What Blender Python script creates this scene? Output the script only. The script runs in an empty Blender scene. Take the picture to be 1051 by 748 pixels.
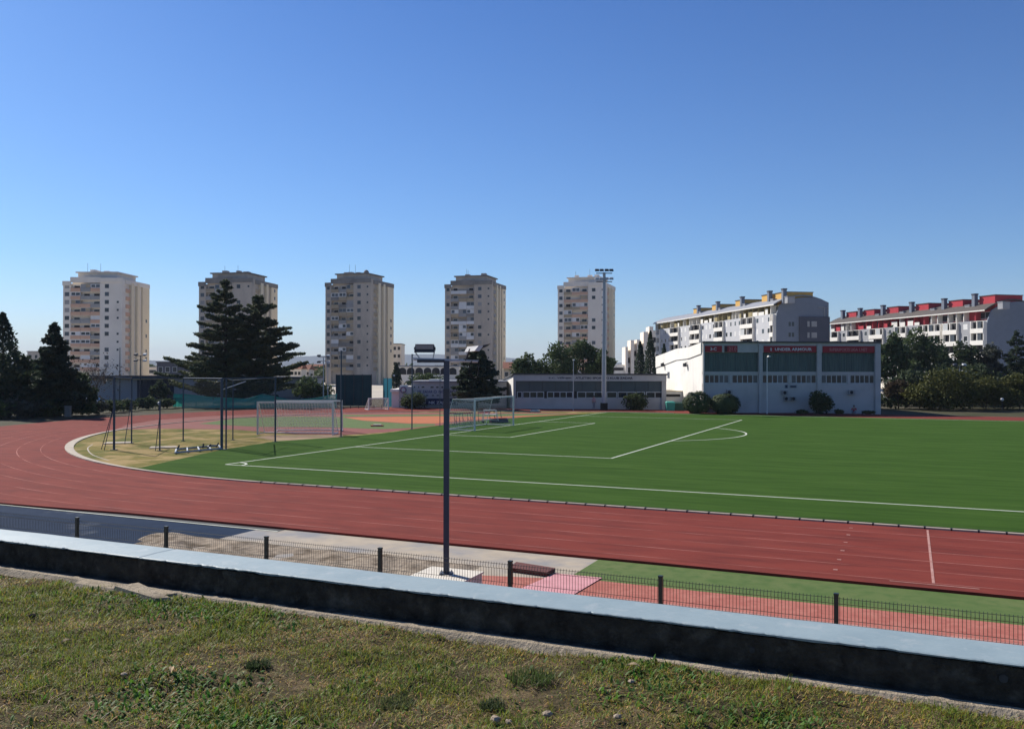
import bpy, math, random
import numpy as np
from mathutils import Vector, Matrix

random.seed(7)
rng = np.random.default_rng(11)
scene = bpy.context.scene
COL = scene.collection
PI = math.pi
R = math.radians

# ------------------------------------------------------------------ camera
CAM = Vector((31.117, -65.395, 4.7515))
YAW, PITCH, ROLL, FPX = 1.99606, 0.006286, 0.00171, 901.0      # focal length in pixels of a 1051 px wide picture
FWD = Vector((math.cos(YAW) * math.cos(PITCH), math.sin(YAW) * math.cos(PITCH), math.sin(PITCH)))
_rt = Vector((math.sin(YAW), -math.cos(YAW), 0))
_up = _rt.cross(FWD)
RGT = _rt * math.cos(ROLL) + _up * math.sin(ROLL)
UPV = -_rt * math.sin(ROLL) + _up * math.cos(ROLL)

cd = bpy.data.cameras.new('camera')
cam = bpy.data.objects.new('camera', cd)
COL.objects.link(cam)
cd.sensor_width = 36
cd.lens = 36 * FPX / 1051
cd.clip_start = 0.05
cd.clip_end = 30000
M = Matrix((RGT, UPV, -FWD)).transposed().to_4x4()
M.translation = CAM
cam.matrix_world = M
scene.camera = cam


def at(X, Y, d):                         # a point of the place seen in direction X, Y at depth d metres
    return CAM + d * (FWD + RGT * ((X - 525.5) / FPX) - UPV * ((Y - 374) / FPX))


def gnd(X, Y, z=0.0):                    # the same on the level z
    v = FWD + RGT * ((X - 525.5) / FPX) - UPV * ((Y - 374) / FPX)
    return CAM + v * ((z - CAM.z) / v.z)


def foot(X, d, z=0.0):
    p = at(X, 380, d)
    return Vector((p.x, p.y, z))


def zof(Y, d):                           # height of something seen at row Y, depth d
    return CAM.z - (Y - 379.7) * d / FPX


VIEW = YAW - PI / 2                      # rotation that makes local x run to the picture's right, local y away

# ------------------------------------------------------------------ materials
def nt(m):
    m.use_nodes = True
    return m.node_tree


def mat(name, c1, c2=None, scale=4.0, rough=0.85, detail=6, c3=None, s3=0.4, bump=0.0, bscale=None, metal=0.0,
        spec=0.3, lo=0.35, hi=0.65, coord='Object', stretch=None, trans=0.0, f3=(0.45, 0.65)):
    m = bpy.data.materials.new(name)
    t = nt(m)
    b = t.nodes['Principled BSDF']
    b.inputs['Roughness'].default_value = rough
    b.inputs['Metallic'].default_value = metal
    b.inputs['Specular IOR Level'].default_value = spec
    L = t.links.new
    tc = t.nodes.new('ShaderNodeTexCoord')
    src = tc.outputs[coord]
    if stretch:
        mp = t.nodes.new('ShaderNodeMapping')
        mp.inputs['Scale'].default_value = stretch
        L(src, mp.inputs['Vector'])
        src = mp.outputs['Vector']

    def noise(s, det):
        n = t.nodes.new('ShaderNodeTexNoise')
        n.inputs['Scale'].default_value = s
        n.inputs['Detail'].default_value = det
        n.inputs['Roughness'].default_value = 0.62
        L(src, n.inputs['Vector'])
        return n.outputs['Fac']

    def ramp(f, a, z):
        r = t.nodes.new('ShaderNodeMapRange')
        r.inputs['From Min'].default_value = a
        r.inputs['From Max'].default_value = z
        L(f, r.inputs['Value'])
        return r.outputs['Result']
    if c2 is None:
        c2 = tuple(x * 0.8 for x in c1)
    mx = t.nodes.new('ShaderNodeMix')
    mx.data_type = 'RGBA'
    mx.inputs['A'].default_value = (*c1, 1)
    mx.inputs['B'].default_value = (*c2, 1)
    L(ramp(noise(scale, detail), lo, hi), mx.inputs['Factor'])
    out = mx.outputs['Result']
    if c3 is not None:
        m2 = t.nodes.new('ShaderNodeMix')
        m2.data_type = 'RGBA'
        m2.inputs['B'].default_value = (*c3, 1)
        L(out, m2.inputs['A'])
        L(ramp(noise(s3, 5), *f3), m2.inputs['Factor'])
        out = m2.outputs['Result']
    L(out, b.inputs['Base Color'])
    if bump:
        bp = t.nodes.new('ShaderNodeBump')
        bp.inputs['Strength'].default_value = 1.0
        bp.inputs['Distance'].default_value = bump
        L(noise(bscale or scale * 3, 6), bp.inputs['Height'])
        L(bp.outputs['Normal'], b.inputs['Normal'])
    if trans:
        tr = t.nodes.new('ShaderNodeBsdfTranslucent')
        L(out, tr.inputs['Color'])
        ms = t.nodes.new('ShaderNodeMixShader')
        ms.inputs['Fac'].default_value = trans
        L(b.outputs[0], ms.inputs[1])
        L(tr.outputs[0], ms.inputs[2])
        L(ms.outputs[0], t.nodes['Material Output'].inputs['Surface'])
    return m


def netmat(name, c, alpha):              # a fine mesh of threads far below a pixel
    m = bpy.data.materials.new(name)
    t = nt(m)
    b = t.nodes['Principled BSDF']
    b.inputs['Base Color'].default_value = (*c, 1)
    b.inputs['Roughness'].default_value = 0.9
    tr = t.nodes.new('ShaderNodeBsdfTransparent')
    ms = t.nodes.new('ShaderNodeMixShader')
    ms.inputs['Fac'].default_value = alpha
    t.links.new(tr.outputs[0], ms.inputs[1])
    t.links.new(b.outputs[0], ms.inputs[2])
    t.links.new(ms.outputs[0], t.nodes['Material Output'].inputs['Surface'])
    return m


def glassmat(name, c, rough=0.12):
    m = bpy.data.materials.new(name)
    b = nt(m).nodes['Principled BSDF']
    b.inputs['Base Color'].default_value = (*c, 1)
    b.inputs['Roughness'].default_value = rough
    b.inputs['Specular IOR Level'].default_value = 0.5
    return m


def leafmat(name, c1, c2, trans=0.25, scale=0.8):
    return mat(name, c1, c2, scale=scale, rough=0.75, detail=3, lo=0.38, hi=0.62, trans=trans, spec=0.2)


MT = dict(
    turf=mat('turf', (0.042, 0.090, 0.016), (0.056, 0.108, 0.021), scale=0.5, c3=(0.032, 0.072, 0.013), s3=1.6,
             rough=1.0, bump=0.02, bscale=60, spec=0.03, stretch=(0.16, 1.0, 1), f3=(0.42, 0.66)),
    turf2=mat('worn_turf', (0.085, 0.135, 0.038), (0.115, 0.15, 0.05), scale=0.5, c3=(0.07, 0.12, 0.032), s3=3, rough=0.95, spec=0.15),
    dry=mat('dry_grass', (0.21, 0.16, 0.042), (0.085, 0.105, 0.02), scale=0.6, c3=(0.33, 0.235, 0.10), s3=0.45, rough=1, f3=(0.47, 0.60),
            bump=0.05, bscale=9, spec=0.1),
    track=mat('tartan', (0.178, 0.035, 0.026), (0.208, 0.046, 0.034), scale=0.5, c3=(0.135, 0.030, 0.024), s3=1.7, rough=0.95,
              bump=0.006, bscale=90, spec=0.08, stretch=(0.25, 1, 1)),
    bare=mat('bare_earth', (0.30, 0.19, 0.12), (0.24, 0.15, 0.09), scale=0.8, c3=(0.2, 0.17, 0.07), s3=0.6, rough=1),
    patch=mat('plaster_patch', (0.075, 0.07, 0.065), (0.05, 0.047, 0.045), scale=30, rough=0.95),
    bouncepale=mat('bounce_ground', (0.46, 0.41, 0.33), (0.38, 0.34, 0.28), scale=0.05, rough=0.95),
    apron=mat('worn_tartan', (0.19, 0.052, 0.04), (0.22, 0.07, 0.052), scale=0.7, c3=(0.2, 0.06, 0.05), s3=3, rough=0.9, spec=0.2),
    runway=mat('faded_tartan', (0.36, 0.115, 0.085), (0.42, 0.16, 0.12), scale=1.4, c3=(0.33, 0.10, 0.075), s3=6, rough=0.92, spec=0.2),
    orange=mat('orange_tartan', (0.42, 0.13, 0.045), (0.38, 0.115, 0.045), scale=1, rough=0.9, spec=0.2),
    line=mat('line_paint', (0.62, 0.64, 0.55), (0.48, 0.52, 0.42), scale=3, rough=0.9),
    lane=mat('lane_paint', (0.42, 0.18, 0.15), (0.205, 0.052, 0.040), scale=0.35, rough=0.95, lo=0.39, hi=0.6, spec=0.08),
    lane2=mat('finish_paint', (0.46, 0.26, 0.22), (0.34, 0.15, 0.12), scale=3, rough=0.9),
    kerb=mat('kerb_concrete', (0.47, 0.40, 0.31), (0.38, 0.32, 0.25), scale=2, c3=(0.34, 0.30, 0.24), s3=0.8, rough=0.9, bump=0.01),
    drain=mat('drain_iron', (0.012, 0.013, 0.014), rough=0.6),
    bluecourt=mat('blue_asphalt', (0.012, 0.026, 0.056), (0.017, 0.033, 0.066), scale=1.2, c3=(0.16, 0.17, 0.18), s3=0.35, rough=0.85,
                  f3=(0.58, 0.74), bump=0.004, bscale=50, spec=0.03),
    sand=mat('sand', (0.38, 0.315, 0.24), (0.25, 0.20, 0.15), scale=4.5, c3=(0.12, 0.092, 0.065), s3=1.6, rough=1, bump=0.09, bscale=3.0,
             f3=(0.47, 0.66), spec=0.05),
    conc=mat('concrete', (0.42, 0.35, 0.26), (0.34, 0.285, 0.22), scale=1.6, c3=(0.22, 0.22, 0.225), s3=0.5, rough=0.92, bump=0.008),
    paleconc=mat('pale_concrete', (0.70, 0.64, 0.54), (0.60, 0.55, 0.46), scale=4, rough=0.9, bump=0.004, bscale=40),
    post2=mat('weathered_post', (0.2, 0.185, 0.16), rough=0.95),
    stand=mat('stand_concrete', (0.36, 0.35, 0.33), (0.27, 0.26, 0.25), scale=2, rough=0.95),
    earth=mat('earth', (0.07, 0.064, 0.036), (0.05, 0.052, 0.026), scale=0.15, c3=(0.085, 0.075, 0.055), s3=0.05, rough=1, spec=0.1),
    asphalt=mat('asphalt', (0.055, 0.055, 0.057), (0.07, 0.07, 0.07), scale=1, rough=0.95),
    bluepaint=mat('blue_paint', (0.265, 0.335, 0.355), (0.225, 0.295, 0.32), scale=3.5, c3=(0.32, 0.37, 0.38), s3=9, rough=0.6, bump=0.002,
                  bscale=30, spec=0.35, f3=(0.55, 0.72)),
    stain_shade=mat('blackened_and_shade', (0.032, 0.026, 0.020), (0.088, 0.074, 0.056), scale=7, c3=(0.20, 0.17, 0.13), s3=6, rough=0.95,
              bump=0.03, bscale=26, f3=(0.55, 0.85), spec=0.08),  # blackened wall side; also colours the painted shade strip at its foot
    grit=mat('gritty_mortar', (0.40, 0.33, 0.24), (0.30, 0.25, 0.18), scale=16, c3=(0.16, 0.13, 0.09), s3=7, rough=1, bump=0.02, bscale=45,
             f3=(0.52, 0.7)),
    post=mat('dark_green_paint', (0.012, 0.022, 0.017), rough=0.45, spec=0.5),
    wire=mat('fence_wire', (0.02, 0.032, 0.024), rough=0.35, spec=0.6),
    pole=mat('navy_pole_paint', (0.03, 0.042, 0.065), (0.04, 0.053, 0.08), scale=6, rough=0.5, spec=0.4),
    darkmetal=mat('dark_metal', (0.03, 0.035, 0.045), rough=0.5, spec=0.4),
    cagepaint=mat('blue_grey_paint', (0.04, 0.06, 0.09), (0.055, 0.075, 0.1), scale=3, rough=0.5),
    galv=mat('galvanised_steel', (0.42, 0.44, 0.46), (0.34, 0.36, 0.38), scale=5, rough=0.5, metal=0.3),
    whitemetal=mat('white_metal', (0.74, 0.71, 0.66), (0.64, 0.62, 0.58), scale=4, rough=0.5),
    lampface=mat('lamp_glass', (0.62, 0.64, 0.66), rough=0.25, spec=0.5),
    whitewall=mat('white_render', (0.80, 0.77, 0.71), (0.75, 0.72, 0.66), scale=0.8, c3=(0.58, 0.56, 0.52), s3=0.3, rough=0.95, f3=(0.55, 0.8)),
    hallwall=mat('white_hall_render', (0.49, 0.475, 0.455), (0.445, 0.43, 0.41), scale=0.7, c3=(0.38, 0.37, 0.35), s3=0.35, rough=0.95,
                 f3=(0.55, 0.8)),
    greywall=mat('grey_render', (0.34, 0.345, 0.36), (0.30, 0.305, 0.32), scale=0.5, rough=0.95),
    midgrey=mat('mid_grey_render', (0.50, 0.505, 0.52), (0.47, 0.475, 0.49), scale=0.5, rough=0.95),
    endgrey=mat('slate_render', (0.19, 0.215, 0.26), (0.17, 0.195, 0.235), scale=0.5, rough=0.95),
    darkgrey=mat('dark_slate_render', (0.085, 0.09, 0.115), (0.075, 0.08, 0.10), scale=0.5, rough=0.95),
    fascia=mat('grey_fascia', (0.50, 0.49, 0.48), (0.45, 0.44, 0.43), scale=2, rough=0.9),
    roofdark=mat('dark_roofing', (0.06, 0.065, 0.075), (0.08, 0.085, 0.09), scale=1, rough=0.85),
    roofgrey=mat('grey_roofing', (0.27, 0.28, 0.31), (0.22, 0.23, 0.26), scale=1, rough=0.8),
    roofbrown=mat('brown_roofing', (0.10, 0.085, 0.075), (0.08, 0.07, 0.065), scale=1, rough=0.85),
    tiles=mat('red_tiles', (0.26, 0.10, 0.06), (0.20, 0.08, 0.05), scale=2, rough=0.9),
    yellow=mat('ochre_render', (0.66, 0.40, 0.12), (0.60, 0.36, 0.11), scale=0.7, rough=0.95),
    olive=mat('olive_render', (0.36, 0.30, 0.16), rough=0.95),
    red=mat('red_render', (0.46, 0.045, 0.06), (0.40, 0.04, 0.055), scale=0.7, rough=0.9),
    banner=mat('red_banner', (0.33, 0.03, 0.04), (0.29, 0.028, 0.036), scale=2, rough=0.7),
    bannerdark=mat('dark_banner', (0.06, 0.02, 0.03), rough=0.7),
    navy=mat('navy_banner', (0.022, 0.028, 0.08), rough=0.7),
    letterwhite=mat('white_lettering', (0.72, 0.70, 0.70), rough=0.8),
    letterpink=mat('pale_red_lettering', (0.55, 0.22, 0.22), rough=0.8),
    letterdark=mat('dark_lettering', (0.022, 0.025, 0.05), rough=0.8),
    letterblue=mat('blue_lettering', (0.07, 0.09, 0.2), rough=0.8),
    pane=glassmat('dark_pane', (0.022, 0.028, 0.035)),
    pane2=glassmat('grey_pane', (0.07, 0.085, 0.10), 0.2),
    panegreen=mat('green_corrugated_sheet', (0.075, 0.12, 0.105), (0.045, 0.075, 0.07), scale=1.3, rough=0.5, stretch=(2.2, 1, 0.25), spec=0.4),
    bandglass=mat('dark_glazing', (0.04, 0.055, 0.07), (0.055, 0.075, 0.09), scale=0.5, rough=0.3, spec=0.5),
    frame=mat('pale_frames', (0.52, 0.54, 0.54), rough=0.7),
    shutter=mat('white_shutter', (0.74, 0.74, 0.72), rough=0.7),
    dark=mat('dark_recess', (0.035, 0.034, 0.036), rough=0.9),
    t_pale=mat('pale_tower_concrete', (0.82, 0.74, 0.64), (0.78, 0.70, 0.60), scale=0.25, c3=(0.64, 0.57, 0.50), s3=0.12, rough=0.95, f3=(0.5, 0.75)),
    t_grey=mat('weathered_tower_concrete', (0.55, 0.47, 0.385), (0.44, 0.375, 0.31), scale=0.3, c3=(0.30, 0.26, 0.22), s3=0.15, rough=0.95,
               stretch=(1, 1, 0.35), f3=(0.48, 0.72)),
    t_cream=mat('cream_tower_render', (0.80, 0.69, 0.50), (0.75, 0.645, 0.47), scale=0.3, rough=0.95),
    t_dark=mat('stained_parapet', (0.27, 0.25, 0.225), (0.19, 0.175, 0.16), scale=0.4, rough=0.95),
    b_pink=mat('pinkish_parapet', (0.66, 0.41, 0.28), (0.60, 0.38, 0.27), scale=0.4, rough=0.95),
    b_tan=mat('tan_parapet', (0.46, 0.36, 0.24), (0.36, 0.29, 0.20), scale=0.4, rough=0.95),
    b_grey=mat('grey_parapet', (0.36, 0.35, 0.34), (0.3, 0.29, 0.28), scale=0.4, rough=0.95),
    b_white=mat('white_enclosure', (0.74, 0.73, 0.71), (0.66, 0.65, 0.64), scale=0.4, rough=0.8),
    bark=mat('bark', (0.085, 0.066, 0.05), (0.055, 0.043, 0.034), scale=5, rough=1, stretch=(1, 1, 0.2), bump=0.02),
    greybark=mat('grey_bark', (0.17, 0.15, 0.13), (0.12, 0.105, 0.09), scale=5, rough=1, stretch=(1, 1, 0.2)),
    cedar=leafmat('cedar_needles', (0.064, 0.089, 0.060), (0.110, 0.128, 0.060)),
    spruce=leafmat('spruce_needles', (0.037, 0.060, 0.043), (0.058, 0.080, 0.047)),
    pine=leafmat('pine_needles', (0.059, 0.089, 0.038), (0.089, 0.121, 0.049)),
    darkleaf=leafmat('dark_leaves', (0.040, 0.062, 0.031), (0.066, 0.087, 0.040)),
    olivleaf=leafmat('olive_leaves', (0.095, 0.098, 0.022), (0.067, 0.076, 0.021), trans=0.22),
    greyleaf=leafmat('grey_leaves', (0.090, 0.096, 0.074), (0.066, 0.074, 0.054)),
    brownleaf=leafmat('brown_leaves', (0.085, 0.058, 0.035), (0.065, 0.050, 0.03)),
    bushleaf=leafmat('bush_leaves', (0.053, 0.078, 0.035), (0.074, 0.097, 0.037)),
    teal=mat('teal_net', (0.05, 0.36, 0.29), (0.04, 0.30, 0.24), scale=1.2, rough=0.8, trans=0.35),
    tealdark=mat('dark_teal_screen', (0.022, 0.055, 0.062), (0.018, 0.045, 0.052), scale=0.8, rough=0.85),
    tealblue=mat('blue_teal_screen', (0.05, 0.19, 0.26), (0.045, 0.22, 0.27), scale=1, rough=0.8, trans=0.25),
    navywall=mat('navy_panelling', (0.032, 0.038, 0.058), (0.026, 0.032, 0.05), scale=0.6, rough=0.8),
    carwhite=mat('white_car_paint', (0.75, 0.76, 0.77), rough=0.25, spec=0.5),
    cargrey=mat('silver_car_paint', (0.42, 0.44, 0.46), rough=0.25, spec=0.5),
    rubber=mat('rubber', (0.02, 0.02, 0.02), rough=0.8),
    brownmat=mat('brown_board', (0.13, 0.04, 0.032), (0.10, 0.032, 0.027), scale=4, rough=0.85),
    pinkboard=mat('pink_plywood', (0.62, 0.30, 0.31), (0.52, 0.23, 0.24), scale=2.5, rough=0.8),
    skin=mat('skin', (0.45, 0.28, 0.2), rough=0.6),
    pinkcloth=mat('pink_cloth', (0.55, 0.34, 0.36), rough=0.9),
    redcloth=mat('red_cloth', (0.5, 0.05, 0.08), rough=0.9),
    greycloth=mat('grey_cloth', (0.3, 0.3, 0.33), rough=0.9),
    hair=mat('hair', (0.03, 0.022, 0.017), rough=0.7),
    greenbin=mat('green_plastic', (0.04, 0.30, 0.24), rough=0.6),
    greendark=mat('dark_green_plastic', (0.02, 0.075, 0.055), rough=0.6),
    hill=mat('hill_scrub', (0.03, 0.04, 0.04), (0.045, 0.05, 0.05), scale=0.004, rough=1, spec=0.0),
    stone=mat('pale_stone', (0.36, 0.29, 0.21), (0.27, 0.21, 0.15), scale=30, rough=0.95),
    litter=mat('dead_leaf', (0.42, 0.33, 0.19), (0.30, 0.21, 0.12), scale=20, rough=0.95),
    flower=mat('yellow_petals', (0.62, 0.45, 0.03), rough=0.8),
    netgrey=netmat('grey_netting', (0.06, 0.07, 0.08), 0.10),
    netwhite=netmat('white_netting', (0.55, 0.57, 0.58), 0.13),
    netteal=netmat('sagging_teal_netting', (0.04, 0.33, 0.27), 0.8),
    orangenet=mat('orange_bib', (0.6, 0.16, 0.03), rough=0.9),
)

# ------------------------------------------------------------------ mesh helpers
class MB:
    def __init__(s):
        s.v, s.f, s.m, s.mats = [], [], [], []

    def mi(s, mt):
        if mt not in s.mats:
            s.mats.append(mt)
        return s.mats.index(mt)

    def face(s, pts, mt):
        n = len(s.v)
        s.v += [tuple(p) for p in pts]
        s.f.append(tuple(range(n, n + len(pts))))
        s.m.append(s.mi(mt))

    def hexa(s, p, mt):                  # 8 points: bottom ring ccw, top ring ccw
        n = len(s.v)
        s.v += [tuple(q) for q in p]
        k = s.mi(mt)
        for q in ((3, 2, 1, 0), (4, 5, 6, 7), (0, 1, 5, 4), (1, 2, 6, 5), (2, 3, 7, 6), (3, 0, 4, 7)):
            s.f.append(tuple(n + i for i in q))
            s.m.append(k)

    def box(s, x0, x1, y0, y1, z0, z1, mt):
        s.hexa([(x0, y0, z0), (x1, y0, z0), (x1, y1, z0), (x0, y1, z0), (x0, y0, z1), (x1, y0, z1), (x1, y1, z1), (x0, y1, z1)], mt)

    def tube(s, p0, p1, r0, mt, r1=None, n=6, cap=True):
        p0, p1 = Vector(p0), Vector(p1)
        r1 = r0 if r1 is None else r1
        d = (p1 - p0)
        if d.length < 1e-6:
            return
        d.normalize()
        a = d.orthogonal().normalized()
        b = d.cross(a)
        k = s.mi(mt)
        i0 = len(s.v)
        for p, r in ((p0, r0), (p1, r1)):
            for j in range(n):
                t = 2 * PI * (j + 0.5) / n
                s.v.append(tuple(p + a * (r * math.cos(t)) + b * (r * math.sin(t))))
        for j in range(n):
            s.f.append((i0 + j, i0 + (j + 1) % n, i0 + n + (j + 1) % n, i0 + n + j))
            s.m.append(k)
        if cap:
            s.f.append(tuple(i0 + n - 1 - j for j in range(n)))
            s.f.append(tuple(i0 + n + j for j in range(n)))
            s.m += [k, k]

    def path(s, pts, rads, mt, n=6):
        for i in range(len(pts) - 1):
            s.tube(pts[i], pts[i + 1], rads[i], mt, rads[i + 1], n, cap=(i == 0 or i == len(pts) - 2))

    def prism(s, poly, z0, z1, mt, top=None):      # polygon in plan, extruded
        n = len(poly)
        i0 = len(s.v)
        s.v += [(p[0], p[1], z0) for p in poly] + [(p[0], p[1], z1) for p in poly]
        k = s.mi(mt)
        for j in range(n):
            s.f.append((i0 + j, i0 + (j + 1) % n, i0 + n + (j + 1) % n, i0 + n + j))
            s.m.append(k)
        s.f.append(tuple(i0 + n + j for j in range(n)))
        s.m.append(s.mi(top or mt))

    def ball(s, c, r, mt, nu=8, nv=6, sz=1.0):
        c = Vector(c)
        i0 = len(s.v)
        k = s.mi(mt)
        for a in range(nv + 1):
            th = PI * a / nv
            for b in range(nu):
                ph = 2 * PI * b / nu
                s.v.append((c.x + r * math.sin(th) * math.cos(ph), c.y + r * math.sin(th) * math.sin(ph), c.z + r * sz * math.cos(th)))
        for a in range(nv):
            for b in range(nu):
                s.f.append((i0 + a * nu + b, i0 + (a + 1) * nu + b, i0 + (a + 1) * nu + (b + 1) % nu, i0 + a * nu + (b + 1) % nu))
                s.m.append(k)

    def build(s, name, parent=None, loc=None, rz=0, smooth=False):
        me = bpy.data.meshes.new(name)
        me.from_pydata(s.v, [], s.f)
        for mt in s.mats:
            me.materials.append(MT[mt] if isinstance(mt, str) else mt)
        if len(s.mats) > 1:
            me.polygons.foreach_set('material_index', s.m)
        if smooth:
            me.polygons.foreach_set('use_smooth', [True] * len(s.f))
        me.update()
        return link(name, me, parent, loc, rz)


def link(name, me, parent=None, loc=None, rz=0):
    o = bpy.data.objects.new(name, me)
    COL.objects.link(o)
    if parent:
        o.parent = parent
    if loc is not None:
        o.location = loc
    if rz:
        o.rotation_euler = (0, 0, rz)
    return o


def tag(o, label=None, cat=None, group=None, kind=None):
    for k, v in (('label', label), ('category', cat), ('group', group), ('kind', kind)):
        if v:
            o[k] = v
    return o


def thing(name, label, cat, loc=(0, 0, 0), rz=0, group=None):
    o = bpy.data.objects.new(name, None)
    COL.objects.link(o)
    o.empty_display_size = 0.3
    o.location = loc
    o.rotation_euler = (0, 0, rz)
    return tag(o, label, cat, group)


def kids(o):
    return [c for c in COL.objects if c.parent == o]


def copy_tree(o, loc=None, rz=None, label=None, parent=None):
    c = o.copy()
    COL.objects.link(c)
    if parent:
        c.parent = parent
    if loc is not None:
        c.location = loc
    if rz is not None:
        c.rotation_euler = (0, 0, rz)
    if label:
        c['label'] = label
    for ch in kids(o):
        copy_tree(ch, parent=c)
    return c


def struct(name, mb, **k):
    return tag(mb.build(name, **k), kind='structure')


def sheet(name, poly, z, mt):
    """flat or slightly graded sheet from a plan polygon"""
    mb = MB()
    mb.face([(p[0], p[1], z) for p in poly], mt)
    return struct(name, mb)


def ribbon(mb, pts, w, z, mt, off=0.0):
    """a painted line along pts (plan), width w"""
    n = len(pts)
    P = [Vector((p[0], p[1])) for p in pts]
    L, Rr = [], []
    for i in range(n):
        d = (P[min(i + 1, n - 1)] - P[max(i - 1, 0)]).normalized()
        nn = Vector((-d.y, d.x))
        wi = w[i] if isinstance(w, (list, tuple)) else w
        L.append(P[i] + nn * (off + wi / 2))
        Rr.append(P[i] + nn * (off - wi / 2))
    for i in range(n - 1):
        mb.face([(Rr[i].x, Rr[i].y, z), (Rr[i + 1].x, Rr[i + 1].y, z), (L[i + 1].x, L[i + 1].y, z), (L[i].x, L[i].y, z)], mt)


def spline(pts, k=10):
    P = [Vector(p) for p in pts]
    out = []
    for i in range(len(P) - 1):
        a, b, c, d = P[max(i - 1, 0)], P[i], P[i + 1], P[min(i + 2, len(P) - 1)]
        for j in range(k):
            t = j / k
            out.append(0.5 * ((2 * b) + (c - a) * t + (2 * a - 5 * b + 4 * c - d) * t * t + (3 * b - a - 3 * c + d) * t ** 3))
    out.append(P[-1])
    return out


def text_mesh(s, height, width, mt, name, parent, loc, rot, ext=0.02, align='CENTER'):
    cu = bpy.data.curves.new(name, 'FONT')
    cu.body = s
    cu.size = 1
    cu.extrude = 0.01
    cu.align_x = align
    cu.resolution_u = 2
    cu.offset = 0.03
    ob = bpy.data.objects.new(name, cu)
    COL.objects.link(ob)
    bpy.context.view_layer.update()
    me = bpy.data.meshes.new_from_object(ob.evaluated_get(bpy.context.evaluated_depsgraph_get()))
    COL.objects.unlink(ob)
    bpy.data.objects.remove(ob)
    bpy.data.curves.remove(cu)
    co = np.empty(len(me.vertices) * 3)
    me.vertices.foreach_get('co', co)
    co = co.reshape(-1, 3)
    w0 = co[:, 0].max() - co[:, 0].min()
    h0 = co[:, 1].max() - co[:, 1].min()
    co[:, 0] = (co[:, 0] - co[:, 0].min() - (w0 / 2 if align == 'CENTER' else 0)) * width / w0
    co[:, 1] = (co[:, 1] - co[:, 1].min() - h0 / 2) * height / h0
    co[:, 2] *= ext / 0.01
    me.vertices.foreach_set('co', co.ravel())
    me.materials.clear()
    me.materials.append(MT[mt])
    me.update()
    o = link(name, me, parent)
    o.location = loc
    o.rotation_euler = rot
    return o


# ------------------------------------------------------------------ light, sky, air
SUN_AZ, SUN_EL = R(160), R(37)
w = bpy.data.worlds.new('World')
scene.world = w
w.use_nodes = True
wt = w.node_tree
sky = wt.nodes.new('ShaderNodeTexSky')
sky.sky_type = 'NISHITA'
sky.sun_disc = False
sky.sun_elevation = SUN_EL
sky.sun_rotation = PI / 2 - SUN_AZ
sky.altitude = 0
sky.air_density = 1.0
sky.dust_density = 0.4
sky.ozone_density = 3.0
# clearer, bluer air than the model's: a tint that changes with height above the horizon
tcw = wt.nodes.new('ShaderNodeTexCoord')
sx = wt.nodes.new('ShaderNodeSeparateXYZ')
wt.links.new(tcw.outputs['Generated'], sx.inputs[0])
cr = wt.nodes.new('ShaderNodeValToRGB')
cr.color_ramp.elements[0].position = 0.0
cr.color_ramp.elements[0].color = (0.72, 0.86, 1.10, 1)
cr.color_ramp.elements[1].position = 0.42
cr.color_ramp.elements[1].color = (0.33, 0.58, 0.96, 1)
e = cr.color_ramp.elements.new(0.12)
e.color = (0.50, 0.74, 1.04, 1)
wt.links.new(sx.outputs['Z'], cr.inputs['Fac'])
mu = wt.nodes.new('ShaderNodeMix')
mu.data_type = 'RGBA'
mu.blend_type = 'MULTIPLY'
mu.clamp_result = False
mu.inputs['Factor'].default_value = 1
wt.links.new(sky.outputs[0], mu.inputs['A'])
wt.links.new(cr.outputs['Color'], mu.inputs['B'])
wt.links.new(mu.outputs['Result'], wt.nodes['Background'].inputs['Color'])
wt.nodes['Background'].inputs['Strength'].default_value = 0.082
sd = bpy.data.lights.new('sun', 'SUN')
sd.energy = 5.0
sd.angle = R(0.53)
sd.color = (1.0, 0.94, 0.85)
so = bpy.data.objects.new('sun', sd)
COL.objects.link(so)
sdir = Vector((math.cos(SUN_AZ) * math.cos(SUN_EL), math.sin(SUN_AZ) * math.cos(SUN_EL), math.sin(SUN_EL)))
so.rotation_euler = (-sdir).to_track_quat('-Z', 'Y').to_euler()
so.location = (0, 0, 80)
scene.view_settings.view_transform = 'Standard'
scene.view_settings.look = 'None'
scene.view_settings.exposure = 0.45
scene.view_settings.gamma = 1
scene.view_settings.use_curve_mapping = False
scene.cycles.max_bounces = 6
scene.cycles.transparent_max_bounces = 16

# ------------------------------------------------------------------ the ground
mb = MB()
mb.face([(-9000, -9000, -0.16), (9000, -9000, -0.16), (9000, 9000, -0.16), (-9000, 9000, -0.16)], 'earth')
struct('ground', mb)

CU = 7.3
V_IN, V_OUT, V_FIN, V_FOUT = -36.2, -44.1, 30.6, 38.2


def inner_curve(grow=0.0, n=64):
    """left end of the infield from the near straight round to the far straight"""
    pts = []
    for i in range(n + 1):
        a = -PI / 2 - PI * i / n
        b = 36.2 if math.sin(a) < 0 else V_FIN
        pts.append(Vector((CU + (36.2 + grow) * math.cos(a), (b + grow) * math.sin(a))))
    return pts


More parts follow.
